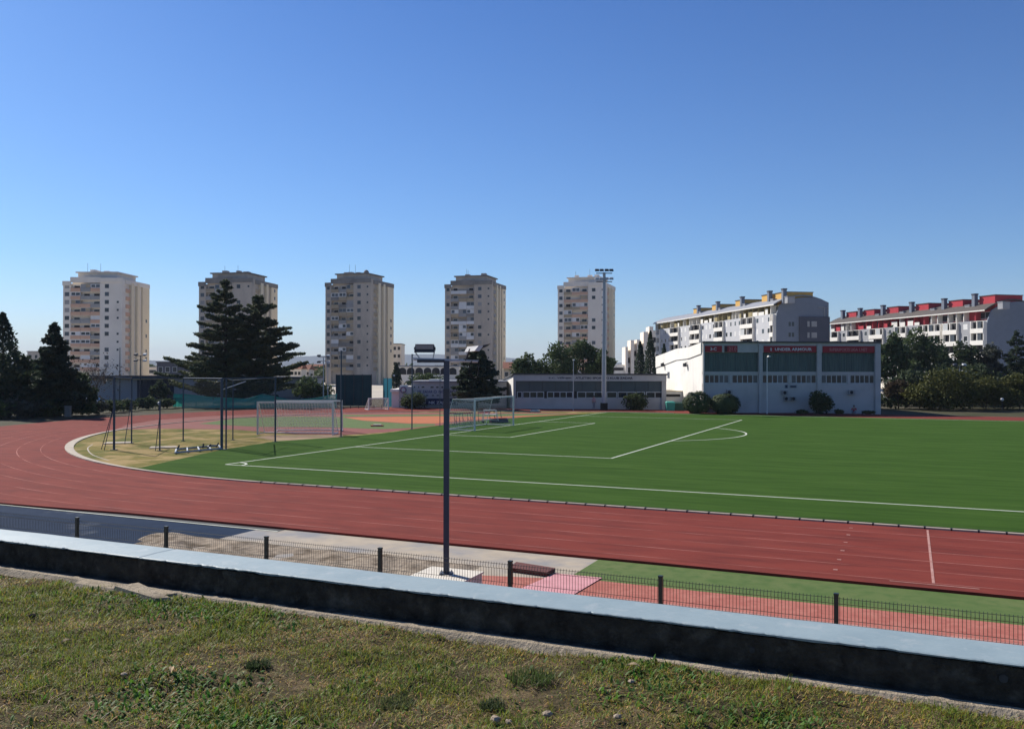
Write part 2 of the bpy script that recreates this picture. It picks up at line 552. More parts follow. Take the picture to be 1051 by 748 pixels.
inL = inner_curve()
mid = 49.5
infield = [Vector((2 * mid - p.x, p.y)) for p in inL[::-1]]
infield = inL[::-1] + []
right = [Vector((2 * mid - p.x, p.y)) for p in inL]
ring_in = inL[::-1] + right           # far-left .. near-left, near-right .. far-right
outL = spline([(CU, V_OUT), (1, -44.4), (-6, -44), (-14, -42), (-25, -35), (-33.5, -25), (-38.6, -14), (-41, -3), (-41.3, 9), (-38, 21),
               (-29, 28.6), (-14, 35), (-3, 37.4), (CU, V_FOUT)], 5)
outL = [Vector(p) for p in outL]
right_o = [Vector((2 * mid - p.x, p.y)) for p in outL]
ring_out = outL[::-1] + right_o
sheet('infield', [(p.x, p.y) for p in ring_in], -0.004, 'dry')
# track: a sheet between outer and inner edge, with the raised outer edge
mb = MB()
k = len(outL)
inR = [inL[round(i * (len(inL) - 1) / (k - 1))] for i in range(k)]
for mirror in (0, 1):
    fx = (lambda p: (2 * mid - p.x, p.y)) if mirror else (lambda p: (p.x, p.y))
    for i in range(k - 1):
        q = [(*fx(outL[i]), 0), (*fx(outL[i + 1]), 0), (*fx(inR[i + 1]), 0), (*fx(inR[i]), 0)]
        mb.face(q if not mirror else q[::-1], 'track')
        e = [(*fx(outL[i]), -0.16), (*fx(outL[i + 1]), -0.16), (*fx(outL[i + 1]), 0), (*fx(outL[i]), 0)]
        mb.face(e, 'track')
x1 = 2 * mid - CU
mb.face([(CU, V_OUT, 0), (x1, V_OUT, 0), (x1, V_IN, 0), (CU, V_IN, 0)], 'track')
mb.face([(CU, V_FIN, 0), (x1, V_FIN, 0), (x1, V_FOUT, 0), (CU, V_FOUT, 0)], 'track')
mb.face([(CU, V_OUT, -0.16), (x1, V_OUT, -0.16), (x1, V_OUT, 0), (CU, V_OUT, 0)], 'track')
struct('running_track', mb)

# lane lines
mb = MB()
for j in range(1, 7):
    g = 0.05 + 1.22 * j
    pts = [Vector((x1, V_IN - g))] + [p for p in inner_curve(g)] + [Vector((x1, V_FIN + g))]
    ribbon(mb, pts, 0.045, 0.004, 'lane')
struct('lane_lines', mb)
mb = MB()
ribbon(mb, [(31.6, -36.4), (31.6, -43.6)], 0.06, 0.008, 'lane2')
ribbon(mb, [(30.7, -43.75), (32.5, -43.75)], 0.05, 0.008, 'lane2')
for j in range(6):
    v = -37 - 1.22 * j
    mb.box(29.45, 29.55, v - 0.05, v + 0.05, 0.006, 0.01, 'lane2')
struct('finish_line', mb)

# turf with its stepped left edge, and the other surfaces inside the curve
turf_edge = [gnd(*q) for q in ((135, 482), (228, 461.5), (282, 453), (350, 448.5), (395, 444.5), (423, 440.5), (445, 437.3), (480, 432.8), (540, 428), (600, 424.7))]
near = [p for p in inL if p.x > turf_edge[0].x + 0.4 and p.y < 0]
near.sort(key=lambda p: p.x)
far = [p for p in inL if p.x > turf_edge[-1].x + 0.5 and p.y > 0]
far.sort(key=lambda p: -p.x)
near = [(p.x, p.y + 0.12) for p in near]
poly = [(turf_edge[0].x, turf_edge[0].y)] + near + [(x1, V_IN + 0.12), (x1 + 22, -20), (x1 + 26, 0), (x1 + 20, 20), (x1, V_FIN - 0.1)] + [(p.x, p.y - 0.1) for p in far] + [(p.x, p.y) for p in turf_edge[::-1]][:-1]
sheet('football_turf', poly, 0.012, 'turf')
ap = [gnd(*q) for q in ((117, 441.3), (160, 439.8), (240, 440.6), (300, 445.5), (352, 446.4), (395, 443.6), (425, 440), (445, 437), (520, 429.6), (597, 424.6),
                        (560, 423.2), (480, 423.6), (400, 423), (300, 424), (215, 427), (160, 431), (130, 436))]
sheet('high_jump_apron', [(p.x, p.y) for p in ap], 0.001, 'apron')
g1 = [gnd(*q) for q in ((204, 434.8), (243, 429), (300, 427.3), (352, 428), (372, 431.6), (420, 434.8), (447, 434.9), (446, 436.6), (424, 439), (392, 440.4), (345, 438.6), (262, 437.8))]
sheet('practice_lawn', [(p.x, p.y) for p in g1], 0.005, 'turf2')
g2 = [gnd(*q) for q in ((352, 427.4), (447, 426.9), (500, 427.6), (560, 426), (590, 424.6), (545, 424.4), (446, 425.2), (350, 425.6))]
sheet('olive_verge', [(p.x, p.y) for p in g2], 0.005, 'turf2')
og = [gnd(*q) for q in ((354, 428.6), (372, 431.4), (420, 434.4), (447, 434.5), (475, 431.8), (505, 429.4), (545, 427.2), (592, 424.9), (558, 426), (500, 427.8), (446, 427.1))]
sheet('orange_apron', [(p.x, p.y) for p in og], 0.009, 'orange')
sp = [gnd(*q) for q in ((262, 448.5), (287, 446.5), (352, 446.2), (352, 449.2), (318, 453.2), (290, 453.5))]
sheet('bare_earth_patch', [(p.x, p.y) for p in sp], 0.006, 'bare')

# kerb: narrow concrete along the straight, wide in the curve
mb = MB()
kp = [Vector((x1, V_IN)), Vector((60, V_IN)), Vector((30, V_IN))] + inL
ws = []
for p in kp:
    a = math.degrees(math.atan2(-p.y, CU - p.x)) if p.x < CU else 90      # 90 near straight .. 0 leftmost
    if p.x >= CU:
        ws.append(0.16)
    else:
        ws.append(max(0.12, 0.16 + 0.34 * math.exp(-((a - 47) / 19) ** 2)) if a > 15 else 0.14)
for i in range(len(kp) - 1):
    d0 = (kp[min(i + 1, len(kp) - 1)] - kp[max(i - 1, 0)]).normalized()
    d1 = (kp[min(i + 2, len(kp) - 1)] - kp[i]).normalized()
    n0, n1 = Vector((d0.y, -d0.x)), Vector((d1.y, -d1.x))       # towards the infield
    if n0.dot(Vector((mid, 0)) - kp[i]) < 0:
        n0, n1 = -n0, -n1
    a, b = kp[i], kp[i + 1]
    c, e = a + n0 * ws[i], b + n1 * ws[i + 1]
    if (b - a).cross(e - a) < 0:
        mb.hexa([(a.x, a.y, -.02), (c.x, c.y, -.02), (e.x, e.y, -.02), (b.x, b.y, -.02), (a.x, a.y, .05), (c.x, c.y, .05), (e.x, e.y, .05), (b.x, b.y, .05)], 'kerb')
    else:
        mb.hexa([(a.x, a.y, -.02), (b.x, b.y, -.02), (e.x, e.y, -.02), (c.x, c.y, -.02), (a.x, a.y, .05), (b.x, b.y, .05), (e.x, e.y, .05), (c.x, c.y, .05)], 'kerb')
struct('kerb', mb)
mb = MB()                                 # black drain behind the kerb, with its joints across the kerb
mb.box(6, x1, V_IN + 0.165, V_IN + 0.205, -0.02, 0.06, 'drain')
x = 6.3
while x < 60:
    mb.box(x, x + 0.05, V_IN - 0.006, V_IN + 0.165, -0.02, 0.058, 'drain')
    x += 0.72
struct('drain_channel', mb)

# pitch markings
mb = MB()
W2, L2 = 31.34, 99.0
LW = 0.12
F2 = 29.2
Z = 0.018
ribbon(mb, [(0, -W2), (L2, -W2)], LW, Z, 'line')
ribbon(mb, [(0, F2), (L2, F2)], LW, Z, 'line')
ribbon(mb, [(0, -W2), (0, F2)], LW, Z, 'line')
ribbon(mb, [(L2, -W2), (L2, F2)], LW, Z, 'line')
ribbon(mb, [(L2 / 2, -W2), (L2 / 2, F2)], LW, Z, 'line')
for s, o in ((1, 0), (-1, L2)):
    for dd, hw in ((16.5, 20.16), (5.5, 9.16)):
        ribbon(mb, [(o, -hw), (o + s * dd, -hw)], LW, Z + .002, 'line')
        ribbon(mb, [(o, hw), (o + s * dd, hw)], LW, Z + .002, 'line')
        ribbon(mb, [(o + s * dd, -hw), (o + s * dd, hw)], LW, Z, 'line')
    a0 = math.acos(5.5 / 9.15)
    ribbon(mb, [(o + s * (11 + 9.15 * math.cos(a)), 9.15 * math.sin(a)) for a in np.linspace(-a0, a0, 24)], LW, Z + .002, 'line')
ribbon(mb, [(L2 / 2 + 9.15 * math.cos(a), 9.15 * math.sin(a)) for a in np.linspace(0, 2 * PI, 48)], LW, Z + .002, 'line')
ribbon(mb, [(math.cos(a), -W2 + math.sin(a)) for a in np.linspace(0, PI / 2, 10)], LW, Z + .002, 'line')
struct('pitch_markings', mb)
mb = MB()
ribbon(mb, spline([gnd(*q).xy for q in ((95, 456), (90, 460), (94, 466), (104, 470), (112, 472.5))], 6), 0.07, 0.003, 'kerb')
struct('sector_line', mb)

# strip between the track and the stand
ZS = -0.065


def strip(name, px, mt, z=ZS):
    P = [gnd(X, Y, z) for X, Y in px]
    return sheet(name, [(p.x, p.y) for p in P], z, mt)


def rect(name, x0, x1_, y0, y1, z, mt):
    return sheet(name, [(x0, y0), (x1_, y0), (x1_, y1), (x0, y1)], z, mt)


rect('blue_court', -60, 13.2, -56, V_OUT - 0.42, ZS, 'bluecourt')
rect('concrete_strip', 13.2, 24.0, -56, V_OUT - 0.02, ZS, 'conc')
rect('green_verge', 23.9, 110, V_OUT - 2.15, V_OUT - 0.02, ZS + .004, 'turf2')
mb = MB()
mb.face([(22.0, -56, ZS + .008), (110, -56, ZS + .008), (110, -46.25, ZS + .008), (24.6, -46.25, ZS + .008), (23.2, -46.6, ZS + .008), (22.0, -46.9, ZS + .008)], 'runway')
struct('jump_runway', mb)
mb = MB()
ribbon(mb, [(-60, V_OUT - 0.36), (14, V_OUT - 0.36)], 0.07, ZS + .012, 'line')
ribbon(mb, [(-60, V_OUT - 0.18), (14, V_OUT - 0.18)], 0.34, ZS + .003, 'asphalt')
for v in (-47.6, -48.85):
    ribbon(mb, [(24.9, v), (110, v)], 0.05, ZS + .013, 'lane2')
ribbon(mb, [(31.9, -47.6), (31.9, -48.85)], 0.25, ZS + .014, 'lane2')
struct('runway_lines', mb)
# sand pit: an uneven, raked surface
mb = MB()
nx, ny = 120, 56
gx = np.linspace(11.2, 21.6, nx)
gy = np.linspace(-51.0, -46.05, ny)


def vnoise(x, y, s, seed):
    r = np.random.default_rng(seed)
    g = r.random((64, 64))
    x = np.asarray(x) * s
    y = np.asarray(y) * s
    xi = np.floor(x).astype(int)
    yi = np.floor(y).astype(int)
    fx = x - xi
    fy = y - yi
    fx = fx * fx * (3 - 2 * fx)
    fy = fy * fy * (3 - 2 * fy)
    a = g[xi % 64, yi % 64]
    b = g[(xi + 1) % 64, yi % 64]
    c = g[xi % 64, (yi + 1) % 64]
    d = g[(xi + 1) % 64, (yi + 1) % 64]
    return (a * (1 - fx) + b * fx) * (1 - fy) + (c * (1 - fx) + d * fx) * fy


def fbm(x, y, s, seed, o=4):
    t = 0
    a = 0.5
    for i in range(o):
        t = t + a * vnoise(x, y, s * 2 ** i, seed + i)
        a *= 0.5
    return t / (1 - 0.5 ** o)


GX, GY = np.meshgrid(gx, gy)
H = fbm(GX, GY, 1.1, 5, 4)
edge = np.minimum.reduce([(GX - 11.2) * 0.9 + fbm(GX, GY, 0.8, 77, 3) * 1.6 - 0.8, (21.6 - GX) * 1.2, (GY + 51.0) * 2 + .3, (-46.05 - GY) * 2 + .05])
H = ZS - 0.02 + 0.02 + np.clip(edge, -0.3, 0.5) * 0.14 + (H - 0.5) * 0.24 * np.clip(edge + .2, 0, 1)
vs = np.stack([GX.ravel(), GY.ravel(), H.ravel()], 1)
idx = np.arange(nx * ny).reshape(ny, nx)
fs = np.stack([idx[:-1, :-1].ravel(), idx[:-1, 1:].ravel(), idx[1:, 1:].ravel(), idx[1:, :-1].ravel()], 1)
mb.v = [tuple(p) for p in vs]
mb.f = [tuple(int(i) for i in f) for f in fs]
mb.m = [0] * len(mb.f)
mb.mats = ['sand']
struct('sand_pit', mb, smooth=True)

# the stand behind the wall, down to the field
GZ = 3.18
WY = -60.32                                # far face of the low wall
mb = MB()
for i in range(8):
    y0 = WY + 0.9 * i
    mb.box(-40, 110, y0, y0 + 0.9, -0.16, 2.72 - 0.37 * i, 'stand')
mb.box(-40, 110, WY + 7.2, -52.2, -0.16, -0.06, 'stand')
struct('terrace_steps', mb)

# loose boards by the runway
def slab(name, label, cat, px, z0, z1, mt, lift=0.0):
    P = [gnd(X, Y, z1) for X, Y in px]
    c = sum(P, Vector()) / 4
    mb = MB()
    q = [(p.x - c.x, p.y - c.y) for p in P]
    h = [lift, lift, 0, 0]
    mb.hexa([(*q[i], z0 - z0 + h[i]) for i in range(4)] + [(*q[i], z1 - z0 + h[i]) for i in range(4)], mt)
    return tag(mb.build(name, loc=(c.x, c.y, z0)), label, cat)


slab('landing_board', 'dark red brown thick board lying at the end of the sand pit', 'board', ((522, 582.0), (561, 587.2), (570, 582.6), (530, 576.2)), ZS + .015, 0.04, 'brownmat')
slab('plywood_sheet', 'large pale pink sheet lying flat on the runway behind the fence', 'board', ((513, 613), (584, 612.5), (618, 592.5), (570, 588)), ZS + .02, -0.04, 'pinkboard')

# pale ground sheet added beyond the sports ground to bounce sunlight onto the towers
mb = MB()
for a_, b_ in ((-900, -300), (-300, 300), (300, 700), (700, 1100), (1100, 1900)):
    P = [foot(a_, 148, -.15), foot(b_, 148, -.15), foot(b_, 460, -.15), foot(a_, 460, -.15)]
    mb.face(P, 'bouncepale')
struct('bounce_ground', mb)

# ------------------------------------------------------------------ low wall and the grass in front of it
wall = thing('low_wall', 'long low wall with pale blue painted top and blackened side running across the foreground', 'wall', (28.5, -60.5, GZ))
X0w, X1w = -18.0, 24.0                    # local extents
yn, yf = -0.155, 0.185                    # local near and far faces
WH = 0.196
n = 2400
xs = np.linspace(X0w, X1w, n)
bmv, bmf = [], []
rag = (fbm(xs, xs * 0, 6.0, 21, 5) - 0.5) * 0.014
rag3 = (fbm(xs, xs * 0 + 5, 22.0, 37, 4) - 0.47) * 0.05 + (fbm(xs, xs * 0 + 7, 1.1, 47, 3) - 0.5) * 0.03
rag2 = (fbm(xs, xs * 0 + 9, 14.0, 31, 4) - 0.5) * 0.016
mb = MB()
k = mb.mi('stain_shade')
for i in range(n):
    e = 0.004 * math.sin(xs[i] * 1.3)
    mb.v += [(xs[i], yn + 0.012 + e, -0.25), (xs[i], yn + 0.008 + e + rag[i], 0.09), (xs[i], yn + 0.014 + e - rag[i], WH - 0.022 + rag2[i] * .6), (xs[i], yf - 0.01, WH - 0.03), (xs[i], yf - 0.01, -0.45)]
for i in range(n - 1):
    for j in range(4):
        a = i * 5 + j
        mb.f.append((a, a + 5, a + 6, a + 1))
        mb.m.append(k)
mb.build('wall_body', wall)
mb = MB()                                  # painted top with a chipped edge and two joints
k = mb.mi('bluepaint')
joints = [i for i in range(n) if any(abs(xs[i] - j) < 0.009 for j in (-2.52, 11.5, -9.6))]
for i in range(n):
    chip = max(0, rag3[i]) * 1.0
    e = 0.004 * math.sin(xs[i] * 1.3)
    dz = 0.004 * (fbm(xs[i:i + 1], xs[i:i + 1] * 0, 2.0, 41, 3)[0] - .5)
    jz = -0.004 if i in joints else 0
    mb.v += [(xs[i], yn + 0.004 + e + chip, WH - 0.012 - max(0, rag[i]) * 1.2), (xs[i], yn + 0.002 + e + chip, WH - 0.004 + dz + jz), (xs[i], yn + 0.012 + chip, WH + dz + jz), (xs[i], 0.02, WH + 0.003 + dz + jz), (xs[i], yf, WH + dz + jz), (xs[i], yf, WH - 0.03)]
for i in range(n - 1):
    for j in range(5):
        a = i * 6 + j
        mb.f.append((a, a + 6, a + 7, a + 1))
        mb.m.append(k)
mb.build('painted_top', wall)
mb = MB()                                  # the wall's shade on its footing, painted as a dark strip
k = mb.mi('stain_shade')
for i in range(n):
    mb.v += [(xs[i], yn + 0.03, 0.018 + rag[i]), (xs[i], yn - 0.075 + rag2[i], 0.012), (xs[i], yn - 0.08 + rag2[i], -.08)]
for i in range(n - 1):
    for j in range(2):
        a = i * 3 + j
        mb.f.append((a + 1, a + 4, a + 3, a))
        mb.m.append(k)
mb.build('painted_shade_strip', wall)
mb = MB()                                  # small round plaster patches on the side
for x, z, r in ((1.86, 0.10, 0.016), (3.02, 0.12, 0.02)):
    pts = [(x + r * math.cos(a) * random.uniform(.85, 1.1), yn + 0.0015, z + r * math.sin(a)) for a in np.linspace(0, 2 * PI, 13)[:-1]]
    mb.face(pts, 'patch')
mb.build('plaster_patch', wall)

# gritty footing strip along the wall
mb = MB()
n2 = 500
xs2 = np.linspace(-12, 14, n2)
wd = 0.105 + 0.03 * (fbm(xs2, xs2 * 0 + 3, 4.3, 51, 4) - 0.5) + 0.02 * (fbm(xs2, xs2 * 0 + 3, 0.35, 55, 2) - 0.5)
wd = np.where((xs2 > -2.95) & (xs2 < -2.05), 0.2, wd)
k = mb.mi('grit')
for i in range(n2):
    zt = GZ + 0.010 + 0.004 * (fbm(xs2[i:i + 1], xs2[i:i + 1] * 0, 3.0, 59, 3)[0] - .5)
    gy0 = -60.655
    mb.v += [(28.5 + xs2[i], gy0 - wd[i] - .045, GZ - 0.03), (28.5 + xs2[i], gy0 - wd[i], zt), (28.5 + xs2[i], gy0 - 0.06, zt + 0.004)]
for i in range(n2 - 1):
    for j in range(2):
        a = i * 3 + j
        mb.f.append((a, a + 3, a + 4, a + 1))
        mb.m.append(k)
struct('wall_footing', mb)

for (X, Y, sx, sy, rz, lab) in ((148, 611, 0.30, 0.07, -0.25, 'broken flat piece of pale mortar lying at the foot of the low wall'),):
    p = gnd(X, Y, GZ)
    mb = MB()
    mb.hexa([(-sx, -sy, 0), (sx * .8, -sy * .8, 0), (sx, sy * .5, 0), (-sx * .7, sy, 0), (-sx * .95, -sy * .9, .035), (sx * .78, -sy * .7, .03), (sx * .95, sy * .4, .03), (-sx * .65, sy * .9, .05)], 'grit')
    tag(mb.build('mortar_piece', loc=(p.x, p.y, GZ), rz=rz), lab, 'mortar')

# lawn: an uneven soil sheet and many blades
LX0, LX1, LY0, LY1 = 16.0, 39.0, -66.6, -60.72
gx = np.arange(LX0, LX1, 0.05)
gy = np.append(np.arange(LY0, LY1, 0.05), LY1)


def soil_h(x, y):
    return GZ - 0.012 + 0.05 * (fbm(x, y, 1.1, 61, 3) - 0.5) + 0.05 * (fbm(x, y, 5.5, 65, 3) - 0.5)


GX, GY = np.meshgrid(gx, gy)
vs = np.stack([GX.ravel(), GY.ravel(), soil_h(GX, GY).ravel()], 1)
ny, nx = GX.shape
idx = np.arange(nx * ny).reshape(ny, nx)
fs = np.stack([idx[:-1, :-1].ravel(), idx[:-1, 1:].ravel(), idx[1:, 1:].ravel(), idx[1:, :-1].ravel()], 1)


def np_mesh(name, verts, faces, mats, colors=None, smooth=False):
    me = bpy.data.meshes.new(name)
    nv, nf, kk = len(verts), len(faces), faces.shape[1]
    me.vertices.add(nv)
    me.vertices.foreach_set('co', np.ascontiguousarray(verts, dtype=np.float32).ravel())
    me.loops.add(nf * kk)
    me.loops.foreach_set('vertex_index', np.ascontiguousarray(faces, dtype=np.int32).ravel())
    me.polygons.add(nf)
    me.polygons.foreach_set('loop_start', np.arange(0, nf * kk, kk, dtype=np.int32))
    me.polygons.foreach_set('loop_total', np.full(nf, kk, dtype=np.int32))
    if smooth:
        me.polygons.foreach_set('use_smooth', np.ones(nf, dtype=bool))
    for mt in mats:
        me.materials.append(MT[mt] if isinstance(mt, str) else mt)
    if colors is not None:
        ca = me.color_attributes.new('kind_colour', 'FLOAT_COLOR', 'POINT')
        ca.data.foreach_set('color', np.ascontiguousarray(np.concatenate([colors, np.ones((nv, 1))], 1), dtype=np.float32).ravel())
    me.update(calc_edges=True)
    me.validate()
    return me


MT['soil'] = mat('soil', (0.085, 0.066, 0.034), (0.05, 0.042, 0.022), scale=5, c3=(0.19, 0.135, 0.075), s3=2.2, rough=1, bump=0.02, bscale=40,
                 f3=(0.5, 0.7), spec=0.1)
tag(link('lawn_soil', np_mesh('lawn_soil', vs, fs, ['soil'], smooth=True)), kind='structure')
mb = MB()
mb.face([(-60, -120, GZ - .05), (LX0, -120, GZ - .05), (LX0, -60.5, GZ - .05), (-60, -60.5, GZ - .05)], 'dry')
mb.face([(LX1, -120, GZ - .05), (110, -120, GZ - .05), (110, -60.5, GZ - .05), (LX1, -60.5, GZ - .05)], 'dry')
mb.face([(LX0, -120, GZ - .05), (LX1, -120, GZ - .05), (LX1, LY0, GZ - .05), (LX0, LY0, GZ - .05)], 'dry')
struct('grass_bank', mb)

gm = bpy.data.materials.new('grass_blades')
t = nt(gm)
b = t.nodes['Principled BSDF']
at_ = t.nodes.new('ShaderNodeAttribute')
at_.attribute_name = 'kind_colour'
t.links.new(at_.outputs['Color'], b.inputs['Base Color'])
b.inputs['Roughness'].default_value = 0.6
b.inputs['Specular IOR Level'].default_value = 0.25
tr = t.nodes.new('ShaderNodeBsdfTranslucent')
t.links.new(at_.outputs['Color'], tr.inputs['Color'])
ms = t.nodes.new('ShaderNodeMixShader')
ms.inputs['Fac'].default_value = 0.42
t.links.new(b.outputs[0], ms.inputs[1])
t.links.new(tr.outputs[0], ms.inputs[2])
t.links.new(ms.outputs[0], t.nodes['Material Output'].inputs['Surface'])
MT['blades'] = gm


def blade_mesh(name, px, py, pz, length, width, lean, col, bend=0.6):
    """flat bent blades: 5 vertices each (two quads' worth: quad + tip triangle as quad pair)"""
    N = len(px)
    az = rng.uniform(0, 2 * PI, N)
    dx, dy = np.cos(az), np.sin(az)
    sx, sy = -dy * width / 2, dx * width / 2
    l1 = length * 0.55
    ch, sh = np.cos(lean), np.sin(lean)
    mx_, my_, mz_ = px + dx * l1 * sh, py + dy * l1 * sh, pz + l1 * ch
    lean2 = np.minimum(lean + bend * rng.random(N), 1.65)
    tx, ty, tz = mx_ + dx * length * .45 * np.sin(lean2), my_ + dy * length * .45 * np.sin(lean2), mz_ + length * .45 * np.cos(lean2)
    V = np.empty((N, 6, 3))
    V[:, 0] = np.stack([px - sx, py - sy, pz - .004], 1)
    V[:, 1] = np.stack([px + sx, py + sy, pz - .004], 1)
    V[:, 2] = np.stack([mx_ + sx * .9, my_ + sy * .9, mz_], 1)
    V[:, 3] = np.stack([mx_ - sx * .9, my_ - sy * .9, mz_], 1)
    V[:, 4] = np.stack([tx + sx * .2, ty + sy * .2, tz], 1)
    V[:, 5] = np.stack([tx - sx * .2, ty - sy * .2, tz], 1)
    o = (np.arange(N) * 6)[:, None]
    F = np.concatenate([o + np.array([[0, 1, 2, 3]]), o + np.array([[3, 2, 4, 5]])], 0)
    C = np.repeat(col[:, None, :], 6, 1).reshape(-1, 3)
    return np_mesh(name, V.reshape(-1, 3), F, ['blades'], C)


def pick(n_try, dens):
    x = rng.uniform(19.5, 36.5, n_try)
    y = rng.uniform(-64.6, -60.775, n_try)
    keep = rng.random(n_try) < dens(x, y)
    return x[keep], y[keep]


def green_f(x, y):
    return np.clip((fbm(x, y, 2.2, 71, 4) - 0.40) * 5.0, 0, 1)


def bare_f(x, y):
    a = np.clip((fbm(x, y, 1.6, 81, 4) - 0.56) * 7, 0, 1)
    near_ = np.exp(-(((x - 30.0) / 0.55) ** 2 + ((y + 62.0) / 0.28) ** 2)) + np.exp(-(((x - 31.4) / 0.4) ** 2 + ((y + 61.75) / 0.2) ** 2))
    return np.clip(a * 0.75 + near_ * 0.9, 0, 1)


x, y = pick(760000, lambda x, y: (0.62 + 0.38 * green_f(x, y)) * (1 - 0.9 * bare_f(x, y)))
g = green_f(x, y)
N = len(x)
isg = rng.random(N) < (0.38 + 0.58 * g)
c_g = np.stack([rng.uniform(.13, .25, N), rng.uniform(.165, .28, N), rng.uniform(.022, .044, N)], 1)
c_d = np.stack([rng.uniform(.32, .64, N), rng.uniform(.25, .46, N), rng.uniform(.085, .16, N)], 1)
c_y = np.stack([rng.uniform(.28, .42, N), rng.uniform(.26, .36, N), rng.uniform(.02, .04, N)], 1)
col = np.where(isg[:, None], c_g, c_d)
yel = rng.random(N) < 0.12 * (1 - g) + 0.05
col = np.where(yel[:, None], c_y, col)
length = np.where(isg, rng.uniform(.012, .034, N), rng.uniform(.014, .042, N)) * (0.75 + 0.5 * g) * (0.6 + 0.9 * fbm(x, y, 7.0, 171, 3))
lean = np.where(isg, rng.uniform(0.3, 1.4, N), rng.uniform(0.7, 1.55, N))
me = blade_mesh('lawn_grass', x, y, soil_h(x, y), length, rng.uniform(.0022, .0048, N), lean, col)
tag(link('lawn_grass', me), kind='stuff')

# broad-leaved weeds: many small leaf faces in patches
def weed_f(x, y):
    v = np.clip((fbm(x, y, 0.9, 91, 4) - 0.56) * 9, 0, 1) * 0.6
    for cx, cy, sx_, sy_ in ((26.75, -61.0, .75, .2), (28.3, -62.3, .45, .16), (29.5, -62.1, .2, .1), (30.6, -61.3, .3, .12), (31.6, -61.35, .5, .12), (27.7, -62.0, .2, .1)):
        v = np.maximum(v, np.exp(-(((x - cx) / sx_) ** 2 + ((y - cy) / sy_) ** 2)) * 1.0)
    return v


x, y = pick(200000, lambda x, y: weed_f(x, y) * 0.8 + 0.02)
N = len(x)
col = np.stack([rng.uniform(.07, .12, N), rng.uniform(.14, .22, N), rng.uniform(.022, .04, N)], 1)
me = blade_mesh('lawn_weeds', x, y, soil_h(x, y) + .004, rng.uniform(.018, .045, N), rng.uniform(.008, .017, N), rng.uniform(.4, 1.35, N), col, 0.8)
tag(link('lawn_weeds', me), kind='stuff')
# straw and litter lying flat
x, y = pick(20000, lambda x, y: 0.35 + 0.4 * bare_f(x, y))
N = len(x)
col = np.stack([rng.uniform(.28, .46, N), rng.uniform(.22, .36, N), rng.uniform(.11, .19, N)], 1)
me = blade_mesh('lawn_straw', x, y, soil_h(x, y) + .015, rng.uniform(.03, .09, N), rng.uniform(.002, .004, N), rng.uniform(1.25, 1.5, N), col, 0.3)
tag(link('lawn_straw', me), kind='stuff')


def tuft(name, label, cat, X, Y, rad, nb, ln, colr, group=None):
    p = gnd(X, Y, GZ)
    r = rad * np.sqrt(rng.random(nb))
    a = rng.uniform(0, 2 * PI, nb)
    bx, by = r * np.cos(a), r * np.sin(a)
    z = soil_h(np.array([p.x]), np.array([p.y]))[0]
    col = np.array(colr)[None, :] * rng.uniform(.7, 1.25, (nb, 1))
    me = blade_mesh(name, bx, by, np.zeros(nb), rng.uniform(.6, 1.1, nb) * ln, rng.uniform(.003, .005, nb), rng.uniform(.05, .85, nb), col)
    return tag(link(name, me, loc=(p.x, p.y, z)), label, cat, group)


tuft('grass_tuft', 'small round very dark green grass tuft alone in the dry lawn on the left', 'tuft', 265, 682, 0.06, 420, 0.045, (.05, .075, .028), 'grass tufts in the lawn')
tuft('grass_tuft', 'big loose dark green grass tuft near the middle of the foreground lawn', 'tuft', 545, 697, 0.12, 420, 0.045, (.085, .125, .035), 'grass tufts in the lawn')
tuft('grass_tuft', 'greyish green straggly tuft at the lower left of the middle of the lawn', 'tuft', 405, 720, 0.09, 340, 0.045, (.12, .14, .05), 'grass tufts in the lawn')
tuft('grass_tuft', 'low dark tuft growing at the edge of the bare stony patch', 'tuft', 505, 724, 0.06, 260, 0.035, (.075, .10, .04), 'grass tufts in the lawn')

for (X, Y, s, lab) in ((508, 741, .026, 'largest pale stone in the bare patch at the bottom of the lawn'), (522, 744, .016, 'pale stone just right of the largest one in the bare patch'),
                       (562, 736, .022, 'pale flat stone right of the bare stony patch'), (634, 742, .02, 'pale stone lying in the small bare patch of the right lawn'),
                       (648, 701, .018, 'pale pebble in the grass below the wall footing'), (127, 692, .016, 'grey white pebble in the grass at the lower left'),
                       (33, 632, .024, 'dark grey stone in the dry grass at the left edge')):
    p = gnd(X, Y, GZ)
    mb = MB()
    mb.ball((0, 0, 0), s, 'stone' if 'dark' not in lab else 'stain_shade', 7, 5, 0.6)
    mb.v = [(a * random.uniform(.8, 1.25), b_ * random.uniform(.75, 1.2), c * random.uniform(.85, 1.1)) for a, b_, c in mb.v]
    tag(mb.build('stone', loc=(p.x, p.y, soil_h(np.array([p.x]), np.array([p.y]))[0] + s * .5 + .012), rz=random.random() * 6), lab, 'stone', 'stones in the lawn')
